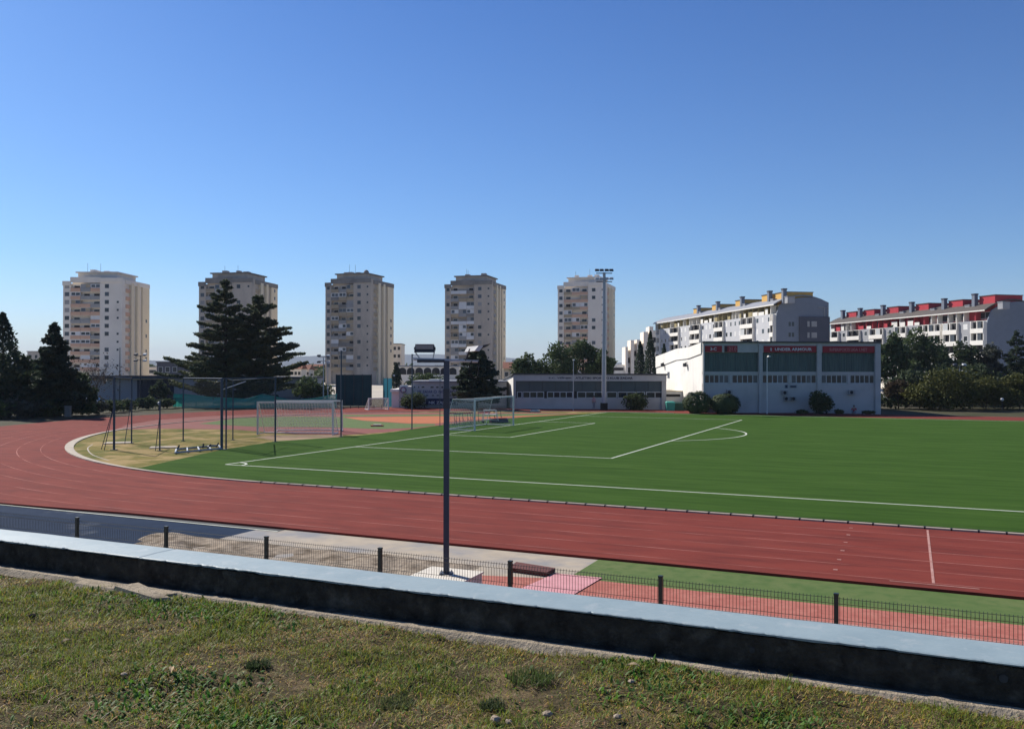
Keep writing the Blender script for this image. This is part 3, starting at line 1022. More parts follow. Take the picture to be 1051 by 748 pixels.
for (X, Y, ln, wd_, rz, lab) in ((176, 692, .10, .022, 2.3, 'longest pale curled dry leaf lying on the left lawn'), (266, 706, .07, .02, .4, 'cream coloured dry leaf lying below the round dark tuft'),
                                 (650, 690, .07, .03, .2, 'tan dry leaf lying beside the wall footing in the right lawn'), (68, 660, .06, .03, 1.2, 'dull tan dead leaf in the dry patch of the left lawn')):
    p = gnd(X, Y, GZ)
    mb = MB()
    m = 6
    for i in range(m):
        a, c = i / m, (i + 1) / m
        f = lambda q: wd_ * math.sin(PI * min(max(q, .06), .97)) * .6
        zz = lambda q: 0.012 * math.sin(PI * q) + .02
        mb.face([(ln * (a - .5), -f(a), zz(a) + .006), (ln * (c - .5), -f(c), zz(c) + .006), (ln * (c - .5), 0, zz(c)), (ln * (a - .5), 0, zz(a))], 'litter')
        mb.face([(ln * (a - .5), 0, zz(a)), (ln * (c - .5), 0, zz(c)), (ln * (c - .5), f(c), zz(c) + .007), (ln * (a - .5), f(a), zz(a) + .007)], 'litter')
    tag(mb.build('dead_leaf', loc=(p.x, p.y, soil_h(np.array([p.x]), np.array([p.y]))[0] + .005), rz=rz), lab, 'leaf', 'dead leaves on the lawn')
for (X, Y, lab) in ((126, 654, 'yellow dandelion flower in the left lawn above the pebble'), (192, 676, 'small yellow flower left of the round dark tuft'),
                    (215, 688, 'small yellow flower lowest of those left of the dark tuft')):
    p = gnd(X, Y, GZ)
    mb = MB()
    z0 = .035
    mb.tube((0, 0, -.01), (0, 0, z0), .0012, 'bushleaf', n=4)
    for i in range(14):
        a = 2 * PI * i / 14
        mb.face([(0, 0, z0), (.011 * math.cos(a - .2), .011 * math.sin(a - .2), z0 + .004), (.014 * math.cos(a), .014 * math.sin(a), z0 + .003), (.011 * math.cos(a + .2), .011 * math.sin(a + .2), z0 + .004)], 'flower')
    tag(mb.build('dandelion', loc=(p.x, p.y, soil_h(np.array([p.x]), np.array([p.y]))[0])), lab, 'flower', 'yellow flowers in the lawn')

# ------------------------------------------------------------------ mesh fence beyond the wall
FY, FT, FP = -51.35, 1.375, 2.69
fx0 = 27.42
fence = thing('mesh_fence', 'dark green wire mesh fence on square posts beyond the low wall', 'fence', (fx0, FY, -0.06))
pm = MB()
pm.box(-.032, .032, -.032, .032, 0, FT + .07, 'post')
pm.box(-.037, .037, -.037, .037, FT + .07, FT + .095, 'post')
post = pm.build('fence_post', fence)
wm = MB()
nwire = 50
for i in range(nwire):
    xx = 0.05 + i * (FP - 0.1) / (nwire - 1)
    zs = [0.05, FT - .38, FT - .34, FT - .30, FT - .06, FT - .03, FT + .045]
    ys = [0, 0, -.03, 0, 0, -.028, 0]
    for a in range(len(zs) - 1):
        wm.tube((xx, ys[a], zs[a]), (xx, ys[a + 1], zs[a + 1]), .0040, 'wire', n=4, cap=False)
for zz, yy in ((0.08, .004), (0.30, 0.004), (.62, .004), (FT - .38, .004), (FT - .30, .004), (FT - .06, .004), (FT + .02, .004), (.9, .004)):
    wm.tube((0.03, yy, zz), (FP - .03, yy, zz), .0040, 'wire', n=4)
panel = wm.build('mesh_panel', fence)
for i in range(-14, 9):
    if i:
        c = post.copy()
        COL.objects.link(c)
        c.parent = fence
        c.location = (i * FP, 0, 0)
        c = panel.copy()
        COL.objects.link(c)
        c.parent = fence
        c.location = (i * FP, 0, 0)

# ------------------------------------------------------------------ floodlight pole on its concrete base
BZ = 0.60
pb = at(458, 588.3, 19.0)
k = (BZ - CAM.z) / (pb - CAM).z
pb = CAM + (pb - CAM) * k
mb = MB()
mb.box(-.56, .60, -.52, .44, ZS - BZ - .02, -.035, 'paleconc')
blk = mb.build('base_block', None, rz=.02 - VIEW)
mb = MB()
mb.box(-.59, .63, -.55, .47, -.033, 0, 'paleconc')
cap = mb.build('cap_slab', blk)
dpole = (pb - CAM).dot(FWD)
pt = zof(371.5, dpole) - BZ
lamp = thing('floodlight_pole', 'tall navy square pole with crossarm and two floodlights on a cream concrete base block', 'light pole', (pb.x, pb.y, BZ), VIEW)
blk.parent = lamp
mb = MB()
mb.box(-.056, .056, -.056, .056, 0.0, pt + .02, 'pole')
mb.build('pole', lamp)
mb = MB()
mb.box(-.13, .13, -.13, .13, 0.003, .02, 'pole')
for sx in (-1, 1):
    for sy in (-1, 1):
        mb.tube((sx * .1, sy * .1, .02), (sx * .1, sy * .1, .05), .012, 'galv')
mb.build('foot_plate', lamp)
mb = MB()
S = dpole / FPX
mb.box(-.065, .062, -.065, .065, pt - .95, pt - .55, 'darkmetal')
mb.tube((-34 * S, -.05, pt + .055), (33 * S, .03, pt + .01), .030, 'galv', n=8)
mb.box(-30 * S, -2 * S, -.10, -.02, pt - .015, pt + .045, 'darkmetal')
mb.build('crossarm', lamp)




# left floodlight: a wide box seen from behind, on a U bracket
xa, xb = (425 - 458) * S, (446 - 458) * S
za, zb = zof(362, dpole) - BZ, zof(353.5, dpole) - BZ
mb = MB()
zm = (za + zb) / 2
mb.hexa([(xa, -.10, za), (xb, -.10, za), (xb, .10, za + .05), (xa, .10, za + .05), (xa + .02, -.06, zb), (xb - .02, -.06, zb), (xb - .02, .12, zb - .02), (xa + .02, .12, zb - .02)], 'darkmetal')
for i in range(6):
    mb.box(xa + .03, xb - .03, -.108 + i * .004, -.09 + i * .004, zm - .012 + i * .013, zm - .006 + i * .013, 'fascia')
mb.box(xa + .02, xb - .02, -.09, -.07, zm + .075, zb + .004, 'fascia')
fl = mb.build('floodlight', lamp)
mb = MB()
for xx in (xa + .01, xb - .01):
    mb.tube((xx, 0, zm), (xx + (.02 if xx < -.5 else -.01), 0, za - .02), .013, 'galv')
    mb.tube((xx + (.02 if xx < -.5 else -.01), 0, za - .02), ((xa + xb) / 2 + (-.09 if xx < (xa + xb) / 2 else .16), 0, pt + .05), .013, 'galv')
    mb.box(xx - .02, xx + .02, -.03, .03, zm - .03, zm + .03, 'darkmetal')
mb.build('bracket', fl)
# right floodlight: side on, pale cover lit by the sun, dark body tilted to the right
xa, xb = (474 - 458) * S, (500 - 458) * S
za, zb = zof(361.5, dpole) - BZ, zof(354, dpole) - BZ
mb = MB()
q = [(xa + .03, .22, za + .01), (xa + .26, -.26, za + .02), (xa + .34, -.19, zb - .02), (xa + .09, .26, zb - .03)]
mb.hexa([q[0], q[1], (q[1][0] + .10, q[1][1] + .06, q[1][2]), (q[0][0] + .10, q[0][1] + .06, q[0][2]), q[3], q[2], (q[2][0] + .10, q[2][1] + .06, q[2][2]), (q[3][0] + .10, q[3][1] + .06, q[3][2])], 'fascia')
mb.hexa([(xa + .385, -.14, za + .07), (xb, -.14, za + .13), (xb, .14, za + .13), (xa + .385, .14, za + .07), (xa + .425, -.14, zb - .01), (xb + .05, -.14, zb + .02), (xb + .05, .14, zb + .02), (xa + .425, .14, zb - .01)], 'darkmetal')
fl2 = mb.build('floodlight', lamp)
mb = MB()
for yy in (-.17, .17):
    mb.tube((xa + .16, yy, za + .06), (xa + .07, yy * .4, pt + .03), .013, 'darkmetal')
pc = [Vector((xa + .2, -.02, pt + .03)), Vector((xa + .15, -.05, pt - .1)), Vector((xa + .17, -.06, pt - .27)), Vector((xa + .26, -.06, pt - .33)), Vector((xa + .33, -.05, pt - .24)), Vector((xa + .33, -.02, pt + .02))]
pc = spline(pc, 4)
mb.path(pc, [.011] * len(pc), 'rubber', 5)
mb.build('bracket', fl2)

# ------------------------------------------------------------------ buildings
def window(parent, x0, x1, z0, z1, y, n=1, frame='frame', pane='pane', name='window', fw=0.07, depth=0.10):
    """a framed window on a wall whose outer face is at local y, looking towards -y"""
    mb = MB()
    mb.box(x0, x1, y - .02, y + .06, z0, z1, frame)
    w_ = (x1 - x0 - fw) / n
    for i in range(n):
        a = x0 + fw + i * w_
        mb.box(a, a + w_ - fw, y - .026, y + .03, z0 + fw, z1 - fw, pane if not isinstance(pane, (list, tuple)) else random.choice(pane))
    return mb.build(name, parent)


def window_x(parent, y0, y1, z0, z1, x, frame='frame', pane='pane', name='window'):
    mb = MB()
    mb.box(x - .06, x + .02, y0, y1, z0, z1, frame)
    mb.box(x - .03, x + .028, y0 + .08, y1 - .08, z0 + .08, z1 - .08, pane)
    return mb.build(name, parent)


def tower(Xl, Xr, Ytop, d, theta, label, wall, strip, paras, crown, side, seed, nfl=13):
    """tower block: local x along its broad face (seen on the left), local y away along its narrow face"""
    rnd = random.Random(seed)
    Wm = (Xr - Xl) * d / FPX
    th = R(theta)
    B = Wm / (math.cos(th) + math.sin(th))              # square plan
    dirv = (at((Xl + Xr) / 2, 380, d) - CAM)
    ang = math.atan2(dirv.y, dirv.x) - PI / 2
    H = zof(Ytop, d)
    # left front corner must project to Xl
    c = foot(Xl, d + 0.0)
    t = thing('tower_block', label, 'tower block', (c.x, c.y, 0), ang - th + 0.0, 'tower blocks in a row behind the stadium')
    # broad face goes from the left corner towards the camera: local x rotated by -theta
    fh = (H - 3.2) / nfl
    zr = H - 2.6                                         # main roof level
    # plan: strip A | recessed balcony bay | projecting panel, then the narrow side with recesses and fins
    a0, a1, a2 = 0.0, 0.13 * B, 0.63 * B
    mb = MB()
    plan_left = [(a0, 0.5), (a1, 0.5), (a1, B - 1), (a0, B - 1)]
    mb.prism(plan_left, -3, zr - 1.2, wall, 'roofgrey')
    mb.prism([(a1, 1.5), (a2, 1.5), (a2, B - .4), (a1, B - .4)], -3, zr, strip, 'roofgrey')
    mb.prism([(a2, 0.0), (B, 0.0), (B, 0.12 * B), (B - .5, 0.12 * B), (B - .5, B), (a2, B)], -3, zr + .3, wall, 'roofgrey')
    mb.build('wall', t)
    mb = MB()                                            # fins and panels on the narrow face
    for (f0, f1, out) in ((0.30, 0.40, .5), (0.52, 0.60, .5), (0.74, 1.0, .25)):
        mb.box(B - .5, B - .5 + out + .3, f0 * B, f1 * B, -3, zr - (0.6 if f0 < .7 else 1.0), side)
    mb.build('side_fins', t)
    mb = MB()
    mb.box(a1 - .15, a2 + .1, 0.3, 0.5, zr - 1.0, zr + .75, crown)
    mb.box(a2 + .1, B + .15, -0.2, 0.0, zr - .9, zr + .45, wall if crown == wall else crown)
    mb.box(B, B + .2, 0.1 * B, B, zr - 1.3, zr + .1, crown)
    mb.box(a0 - .15, a1, 0.25, 0.5, zr - 1.9, zr - .5, crown)
    mb.build('roof_parapet', t)
    mb = MB()
    mb.box(.2 * B, .85 * B, .12 * B, .8 * B, zr, H - .4, wall)
    mb.box(.17 * B, .88 * B, .09 * B, .83 * B, H - .4, H, crown)
    for q in range(3):
        xx = rnd.uniform(.3, .75) * B
        mb.box(xx, xx + rnd.uniform(.8, 1.8), .2 * B, .3 * B, H, H + rnd.uniform(.4, 1.0), wall)
    mb.build('roof_house', t)
    mb = MB()
    for q in range(2):
        xx = rnd.uniform(.25, .8) * B
        mb.tube((xx, .3 * B, H), (xx, .3 * B, H + rnd.uniform(2, 3.4)), .05, 'darkmetal', n=4)
    mb.build('antenna', t)
    for f in range(nfl):
        z = zr - 1.3 - (f + 1) * fh
        if z < 2:
            break
        # balcony: parapet slab across the bay, dark recess behind, some enclosed
        mb = MB()
        w3 = (a2 - a1) / 3
        for q in range(3):
            xa, xb = a1 + q * w3, a1 + (q + 1) * w3
            r = rnd.random()
            mb.box(xa + .03, xb - .03, 0.25 + rnd.uniform(0, .03), .4, z, z + 1.12, paras[int(rnd.random() * len(paras))])
        mb.box(a1, a2, 0.3, 1.5, z - .12, z - .002, strip)
        mb.build('balcony', t)
        for q in range(3):
            xa, xb = a1 + q * w3, a1 + (q + 1) * w3
            r = rnd.random()
            if r < .28:                                  # glazed in
                window(t, xa + .06, xb - .06, z + 1.14, z + fh - .14, .42, 2, 'b_white', ['pane', 'pane2', 'b_white'], fw=.2)
            elif r < .42:
                window(t, xa + .06, xb - .06, z + 1.14, z + fh - .14, .42, 2, 'b_grey', ['pane2', 'b_grey', 'b_tan'], fw=.15)
            elif q != 1 or r < .8:
                window(t, xa + .5, xb - .7, z + .5, z + fh - .5, 1.5, 1, 'b_white', ['dark', 'pane', 'pane'], fw=.1)
        pane = lambda: rnd.choice(['pane', 'pane', 'pane2', 'b_grey'])
        window(t, a0 + .55, a1 - .5, z + 1.0, z + 2.3, .5, 1, 'b_grey', pane())
        if rnd.random() < .85:
            window(t, a2 + .22 * (B - a2), a2 + .22 * (B - a2) + 1.35, z + 1.0, z + 2.3, 0, 1, 'b_grey', pane())
        if rnd.random() < .7:
            window(t, a2 + .76 * (B - a2), a2 + .76 * (B - a2) + .7, z + 1.3, z + 2.0, 0, 1, 'b_grey', 'pane')
        mb = MB()
        mb.box(B - .5, B - .02, .13 * B, .29 * B, z, z + 1.1, paras[0])
        mb.build('side_balcony', t)
        if rnd.random() < .6:
            window_x(t, .85 * B, .85 * B + 1.0, z + 1.0, z + 2.1, B + .05, 'b_grey', 'pane')
    return t


tower(63.5, 147.5, 279, 275, 27, 'leftmost tower block, pale concrete with pinkish balcony bands and cream right side', 't_pale', 't_pale', ['b_pink', 'b_pink', 'b_pink', 'b_grey'], 't_pale', 't_cream', 1)
tower(203, 283, 280, 285, 27, 'grey tower block half hidden behind the two cedars', 't_grey', 't_grey', ['b_tan', 'b_grey', 'b_tan'], 't_dark', 't_cream', 2)
t3 = tower(333, 404, 281, 297, 28, 'weathered brownish tower block with a roof dome, behind the dark green screen', 't_grey', 't_grey', ['b_tan', 'b_tan', 'b_grey', 't_dark'], 't_dark', 't_cream', 3)
tower(456, 520, 283, 312, 18, 'dark stained tower block right behind the floodlight pole and spruce', 't_grey', 't_grey', ['b_grey', 'b_white', 'b_tan', 't_dark', 'b_white'], 't_dark', 't_cream', 4)
tower(572, 632, 284.5, 327, 12, 'pale tower block with tan balcony bands behind the tall stadium mast', 't_pale', 't_pale', ['b_pink', 'b_tan', 'b_pink'], 't_pale', 't_cream', 5)
mb = MB()                                 # domed tank on the third tower
c0 = at(376, 285, 305)
c0 = t3.matrix_basis.inverted() @ c0
hz_ = zof(281, 297)
mb.tube((c0.x, c0.y, hz_ - .2), (c0.x, c0.y, hz_ + .7), .9, 't_pale', n=10)
mb.ball((c0.x, c0.y, hz_ + .9), 1.0, 't_dark', 10, 6, 1.25)
mb.build('roof_dome', t3)


def along(A, Bp, X):
    """local distance from Bp, on the facade Bp -> A, of what is seen in column X"""
    v = FWD + RGT * ((X - 525.5) / FPX)
    v = Vector((v.x, v.y))
    a, b = Vector((Bp.x, Bp.y)), Vector((A.x - Bp.x, A.y - Bp.y))
    L_ = b.length
    b.normalize()
    c = a - Vector((CAM.x, CAM.y))
    det = v.x * -b.y + b.x * v.y
    return (c.x * v.y - c.y * v.x) / det * 1.0 if abs(det) > 1e-9 else 0


def frame_of(A, Bp):
    d = Vector((A.x - Bp.x, A.y - Bp.y))
    return d.length, math.atan2(d.y, d.x)


def slab_block(name, label, A, Bp, zt, depth, bays, cwall, cgrey, cend, roofmt, rise, attic, cattic, nfl, fh, seed):
    """long apartment block; local x from the far end Bp to the near end A, y into the building"""
    rnd = random.Random(seed)
    L_, ang = frame_of(A, Bp)
    t = thing(name, label, 'apartment block', (Bp.x, Bp.y, 0), ang, 'apartment blocks behind the right trees')
    mb = MB()
    mb.box(0, L_, 0, depth, -1, zt - attic, cwall)
    mb.box(0, L_ - .4, 1.5, depth - 1.5, zt - attic, zt - .15, cattic)
    mb.build('wall', t)
    mb = MB()                              # end wall with the curved top, slightly proud
    prof = [(0, -1), (depth, -1), (depth, zt - 1.2)]
    for i in range(13):
        u_ = i / 12
        prof.append((depth * (1 - u_ * .93), zt - .6 + rise * math.sin(PI * (0.12 + .88 * u_) * 0.98) ** .8 if i < 12 else zt - .3))
    prof.append((0, zt - attic))
    i0 = len(mb.v)
    n_ = len(prof)
    mb.v += [(L_, p[0], p[1]) for p in prof] + [(L_ + .35, p[0], p[1]) for p in prof]
    kk = mb.mi(cend)
    mb.f.append(tuple(range(n_ - 1, -1, -1)))
    mb.f.append(tuple(range(n_, 2 * n_)))
    mb.m += [kk, kk]
    for i in range(n_):
        j = (i + 1) % n_
        mb.f.append((i, j, n_ + j, n_ + i))
        mb.m.append(kk)
    mb.build('end_wall', t)
    mb = MB()                              # curved roof
    k_ = mb.mi(roofmt)
    pr = [(-.7, zt - .15)] + [(depth * u_, zt + .02 + rise * math.sin(PI * (0.02 + 0.94 * u_)) ** .8) for u_ in np.linspace(0.02, 1, 9)]
    m_ = len(pr)
    for xx in (-.4, L_ + .05):
        mb.v += [(xx, p[0], p[1]) for p in pr] + [(xx, p[0], p[1] - .28) for p in pr]
    for i in range(m_ - 1):
        mb.f.append((i, i + 1, 2 * m_ + i + 1, 2 * m_ + i))
        mb.f.append((m_ + i + 1, m_ + i, 3 * m_ + i, 3 * m_ + i + 1))
        mb.m += [k_, k_]
    mb.f += [(0, 2 * m_, 3 * m_, m_), (m_ - 1, 2 * m_ - 1, 4 * m_ - 1, 3 * m_ - 1)] + [(i, m_ + i, m_ + i + 1, i + 1) for i in range(m_ - 1)] + [(2 * m_ + i, 2 * m_ + i + 1, 3 * m_ + i + 1, 3 * m_ + i) for i in range(m_ - 1)]
    mb.m += [mb.mi(cwall), k_] + [k_] * (2 * m_ - 2)
    mb.build('roof', t)
    for (x0, x1_, kind) in bays:
        if kind == 'g':                    # flat panel with windows
            mb = MB()
            mb.box(x0, x1_, -.12, .0, -1, zt - attic + .05, cgrey)
            mb.build('facade_panel', t)
        for f in range(nfl):
            z = zt - attic - (f + 1) * fh
            if z < 1:
                break
            if kind == 'g':
                w_ = x1_ - x0
                nw = max(1, int(w_ / 2.9))
                for q in range(nw):
                    cx = x0 + w_ * (q + .5) / nw
                    hw = rnd.choice([.5, .75, .75])
                    sh = rnd.random()
                    window(t, cx - hw, cx + hw, z + .95, z + 2.35, -.12, 1, 'shutter', 'shutter' if sh < .42 else ('pane2' if sh < .6 else 'pane'), fw=.1)
            else:                          # loggia: white parapet, fins and slab round a dark recess
                mb = MB()
                mb.box(x0 + .02, x1_ - .02, -.85, -.7, z - .1, z + 1.05, cwall)
                mb.box(x0 + .02, x0 + .2, -.7, 0, z - .1, z + fh - .1, cwall)
                mb.box(x1_ - .2, x1_ - .02, -.7, 0, z - .1, z + fh - .1, cwall)
                mb.box(x0 + .2, x1_ - .2, -.7, 0, z - .1, z + .05, cwall)
                mb.build('loggia', t)
                mb = MB()
                mb.box(x0 + .25, x1_ - .25, -.05, .0, z + .06, z + fh - .15, 'dark')
                mid_ = (x0 + x1_) / 2
                mb.box(mid_ - .12, mid_ + .12, -.72, -.06, z + .06, z + fh - .15, cwall if rnd.random() < .7 else 'dark')
                if rnd.random() < .4:
                    q0 = rnd.choice([x0 + .25, mid_ + .1])
                    mb.box(q0, q0 + (x1_ - x0) * .3, -.7, -.6, z + 1.06, z + fh - .15, rnd.choice(['pane2', 'shutter', 'frame']))
                mb.build('loggia_window', t)
    # attic storey: terrace partitions and windows under the eaves
    x = .4
    while x < L_ - 2:
        w_ = rnd.uniform(2.2, 4.2)
        r = rnd.random()
        if r < .42:
            window(t, x, min(x + w_, L_ - .6), zt - attic + .5, zt - .5, 1.5, 2, 'frame', rnd.choice(['pane', 'dark', 'pane2']), fw=.12)
        mb = MB()
        mb.box(x - .12, x + .12, -.05, 1.5, zt - attic + .05, zt - .3, rnd.choice([cattic, cwall]))
        if r > .55:
            mb.box(x + .12, x + w_ * rnd.uniform(.4, .9), -.02, .06, zt - attic + .05, zt - attic + rnd.uniform(.8, 1.6), rnd.choice([cattic, cwall, cwall]))
        mb.build('terrace_partition', t)
        x += w_
    return t, L_, ang


# first block: white and grey facade, ochre boxes on its roof
A1, B1 = foot(796.5, 227), foot(672.5, 322)
px = [(672.5, 678, 'w'), (678, 689, 'g'), (689, 698, 'w'), (698, 710, 'g'), (710, 720, 'w'), (720, 735, 'g'), (735, 744, 'w'), (744, 762, 'g'), (762, 775, 'w'), (775, 792.5, 'g'), (792.5, 796, 'w')]
L1, _ = frame_of(A1, B1)
def al(A, Bp, X):
    L_, _ = frame_of(A, Bp)
    v = FWD + RGT * ((X - 525.5) / FPX)
    d = (A - Bp) / L_
    M2 = Matrix(((v.x, -d.x), (v.y, -d.y)))
    s_ = M2.inverted() @ Vector((Bp.x - CAM.x, Bp.y - CAM.y))
    return s_[1]


bays = [(max(0, al(A1, B1, a)), min(L1, al(A1, B1, b)), k_) for a, b, k_ in px]
ZT1 = zof(311, 227)
blk1, L1, ang1 = slab_block('apartment_block', 'white and grey apartment block with ochre boxes on its roof, behind the white hall', A1, B1, ZT1, 14.5, bays, 'whitewall', 'midgrey', 'endgrey', 'roofgrey', 2.3, 2.6, 'olive', 6, 2.95, 21)
mb = MB()                                  # darker half of the end wall with its windows
mb.box(L1 + .36, L1 + .75, 6.2, 14.6, -1, zof(324, 226), 'darkgrey')
mb.build('dark_end_bay', blk1)
for (X, w_) in ((832, .6), (838.5, 1.5)):
    for yb in (331, 342.5):
        y_ = (X - 797) / 59 * 14.5
        z_ = zof(yb + 3, 226)
        mb = MB()
        mb.box(L1 + .75, L1 + .8, y_ - w_ / 2, y_ + w_ / 2, z_ - .1, z_ + 1.3, 'b_grey')
        mb.build('window', blk1)
for yb in (331.5, 342.5):
    for dy in (-.45, .45):
        mb = MB()
        z_ = zof(yb + 2.5, 226)
        mb.box(L1 + .35, L1 + .4, 4.05 + dy - .3, 4.05 + dy + .3, z_, z_ + 1.1, 'pane')
        mb.build('window', blk1)
mb = MB()
for yy in (13.2, 14.2):
    mb.tube((L1 + .5, yy, zof(324, 226)), (L1 + .5, yy, zof(314, 226)), .12, 'greywall', n=4)
mb.tube((L1 + .5, 11.5, zof(314, 226)), (L1 + .5, 14.4, zof(314, 226)), .12, 'greywall', n=4)
mb.build('roof_pergola', blk1)


def roof_boxes(t, A, Bp, L_, specs, cbox, cside, zt, rise, depth, chim, co=3.0):
    for (X0, X1, Yt, dd) in specs:
        # X0..X1: the lit end of the box, at local depth y0
        xm = al(A, Bp, X0)
        zt_ = zof(Yt, dd)
        mb = MB()
        mb.box(xm - 2.6, xm + 2.6, 2.6, 10.5, zt - .1, zt_, cbox)
        mb.box(xm - 2.75, xm + 2.75, 2.45, 10.65, zt_, zt_ + .18, cside)
        mb.build('roof_box', t)
        if chim:
            mb = MB()
            mb.box(xm + co, xm + co + 1, 1.5, 2.5, zt - .2, zt_ + .5, 'endgrey')
            mb.box(xm + co - .1, xm + co + 1.1, 1.4, 2.6, zt_ + .5, zt_ + .85, 'darkgrey')
            mb.build('chimney', t)
        mb = MB()
        mb.box(xm + 4.6, xm + 6.2, 1.6, 3.6, zt - .1, zt + 1.5, 'greywall')
        mb.box(xm + 4.5, xm + 6.3, 1.5, 3.7, zt + 1.5, zt + 1.7, 'roofgrey')
        mb.build('dormer', t)


roof_boxes(blk1, A1, B1, L1, [(791, 816, 300.5, 231), (777, 784, 304.8, 246), (750, 757, 310.3, 264), (726, 732, 315.3, 284), (707, 712, 319.5, 303)], 'yellow', 'roofbrown', ZT1, 2.3, 14.5, True)
for i, (X, Yt) in enumerate(((812, 296.5), )):
    pass
# second block: white facade, red boxes
A2, B2 = foot(1013, 214), foot(852, 280)
L2_, _ = frame_of(A2, B2)
px = [(852, 862, 'w'), (862, 871, 'g'), (871, 884, 'w'), (884, 894, 'g'), (894, 908, 'w'), (908, 920, 'g'), (920, 932, 'w'), (932, 944, 'g'), (944, 955, 'w'), (955, 967.5, 'w'), (970, 984.5, 'w'), (984.5, 998.5, 'g'), (998.5, 1012, 'w')]
bays = [(max(0, al(A2, B2, a)), min(L2_, al(A2, B2, b)), k_) for a, b, k_ in px]
ZT2 = zof(316.5, 214)
blk2, L2_, ang2 = slab_block('apartment_block', 'white apartment block with red boxes on its roof at the right edge, behind the pines', A2, B2, ZT2, 15, bays, 'whitewall', 'greywall', 'endgrey', 'roofbrown', 2.6, 2.7, 'red', 6, 2.95, 22)
roof_boxes(blk2, A2, B2, L2_, [(1004, 1032, 303.5, 219), (972, 992, 309, 232), (938, 957, 312.8, 246), (908, 923, 315.8, 258), (884, 888, 318.5, 268), (866, 870, 320.5, 276)], 'red', 'roofbrown', ZT2, 2.6, 15, True, -4.0)

# stepped white building with tall fins, far behind the cypresses
fb = foot(640, 262)
t = thing('terraced_block', 'white stepped building with tall grey fins, between the last tower and the cypresses', 'building', (fb.x, fb.y, 0), VIEW)
S2 = 262 / FPX
for i, (X0, X1, Yt) in enumerate(((641, 643.6, 356), (646.6, 650, 349), (653, 656.4, 348.5), (660, 664.5, 340.5), (666, 670, 335))):
    mb = MB()
    mb.box((X0 - 640) * S2, (X1 - 640) * S2, -2 + i * .3, 6, -1, zof(Yt, 262), 't_pale')
    mb.build('fin', t)
    mb = MB()
    x0, x1_ = (X1 - 640) * S2, (X1 + 3.6 - 640) * S2
    mb.box(x0, x1_, 1, 7, -1, zof(Yt + 4, 262), 'whitewall')
    z = zof(Yt + 7, 262)
    while z > 3:
        mb.box(x0 + .02, x1_ - .02, -.4 + i * .3, 1, z - 1.1, z, 'whitewall')
        mb.box(x0 + .05, x1_ - .05, .95, 1.0, z - 2.6, z - 1.15, 'dark')
        z -= 2.9
    mb.build('balcony_stack', t)
mb = MB()
mb.box(-4.2, 0.3, 0, 8, -1, zof(374, 262), 'whitewall')
mb.box(-3.6, 0, -.06, 0, zof(380, 262), zof(377, 262), 'dark')
mb.build('low_wing', t)

# ------------------------------------------------------------------ white sports hall
DH = 98.0
hp = foot(722, DH)
SH = DH / FPX
hx = lambda X: (X - 722) * SH
hz = lambda Y: zof(Y, DH)
HW = hx(904.5)
HT = hz(351.3)
hall = thing('sports_hall', 'large white sports hall with red banners, green sheeting and a bright left side wall', 'hall', (hp.x, hp.y, 0), VIEW)
mb = MB()
HD = 32.0
zb = zof(366, DH + HD)
mb.box(0, HW, .35, .8, -.2, hz(393.3), 'hallwall')
mb.box(0, HW, .35, .8, hz(384), hz(381), 'hallwall')
mb.box(0, HW, .3, .8, hz(361.3), HT, 'hallwall')
for a, b_ in ((722, 723.6), (779.4, 783.2), (839.3, 843.8), (899, 904.5)):
    mb.box(hx(a), hx(b_), 0.12, .8, -.2, hz(352.6), 'hallwall')
for a, b_ in ((749.2, 752), (810, 813), (871, 873.6)):
    mb.box(hx(a), hx(b_), .3, .8, hz(393.3), hz(384), 'hallwall')
mb.build('front_wall', hall)
mb = MB()
for x0, x1_, inset in ((0, .3, 0), (HW - .3, HW, 0)):
    pts = [(0.8, -.2), (HD, -.2), (HD, zb), (HD * .75, zb + .35), (HD * .5, zb + .75), (HD * .25, HT - .35), (.8, HT - .02)]
    n_ = len(pts)
    i0 = len(mb.v)
    mb.v += [(x0, p[0], p[1]) for p in pts] + [(x1_, p[0], p[1]) for p in pts]
    kk = mb.mi('whitewall')
    mb.f += [tuple(i0 + i for i in range(n_)), tuple(i0 + n_ + n_ - 1 - i for i in range(n_))]
    mb.m += [kk, kk]
    for i in range(n_):
        j = (i + 1) % n_
        mb.f.append((i0 + j, i0 + i, i0 + n_ + i, i0 + n_ + j))
        mb.m.append(kk)
mb.box(.3, HW - .3, HD - .3, HD, -.2, zb - .1, 'whitewall')
mb.build('side_wall', hall)
mb = MB()                                   # thick upper band on the bright side wall
pts = [(0.8, HT + .03), (HD * .25, HT - .32), (HD * .5, zb + .8), (HD * .75, zb + .4), (HD, zb + .05)]
for i in range(4):
    (y0, z0), (y1, z1) = pts[i], pts[i + 1]
    h0, h1 = 1.25 + .1 * i, 1.25 + .1 * (i + 1)
    mb.hexa([(-.12, y0, z0 - h0), (-.002, y0, z0 - h0), (-.002, y1, z1 - h1), (-.12, y1, z1 - h1), (-.12, y0, z0), (-.002, y0, z0), (-.002, y1, z1), (-.12, y1, z1)], 'whitewall')
mb.build('side_band', hall)
mb = MB()
for i in range(4):
    (y0, z0), (y1, z1) = pts[i], pts[i + 1]
    mb.hexa([(.31, y0, z0 - .5), (HW - .31, y0, z0 - .5), (HW - .31, y1, z1 - .5), (.31, y1, z1 - .5), (.31, y0, z0 - .2), (HW - .31, y0, z0 - .2), (HW - .31, y1, z1 - .2), (.31, y1, z1 - .2)], 'roofgrey')
mb.box(-.05, HW + .05, .1, .8, HT, HT + .16, 'roofdark')
mb.build('roof', hall)
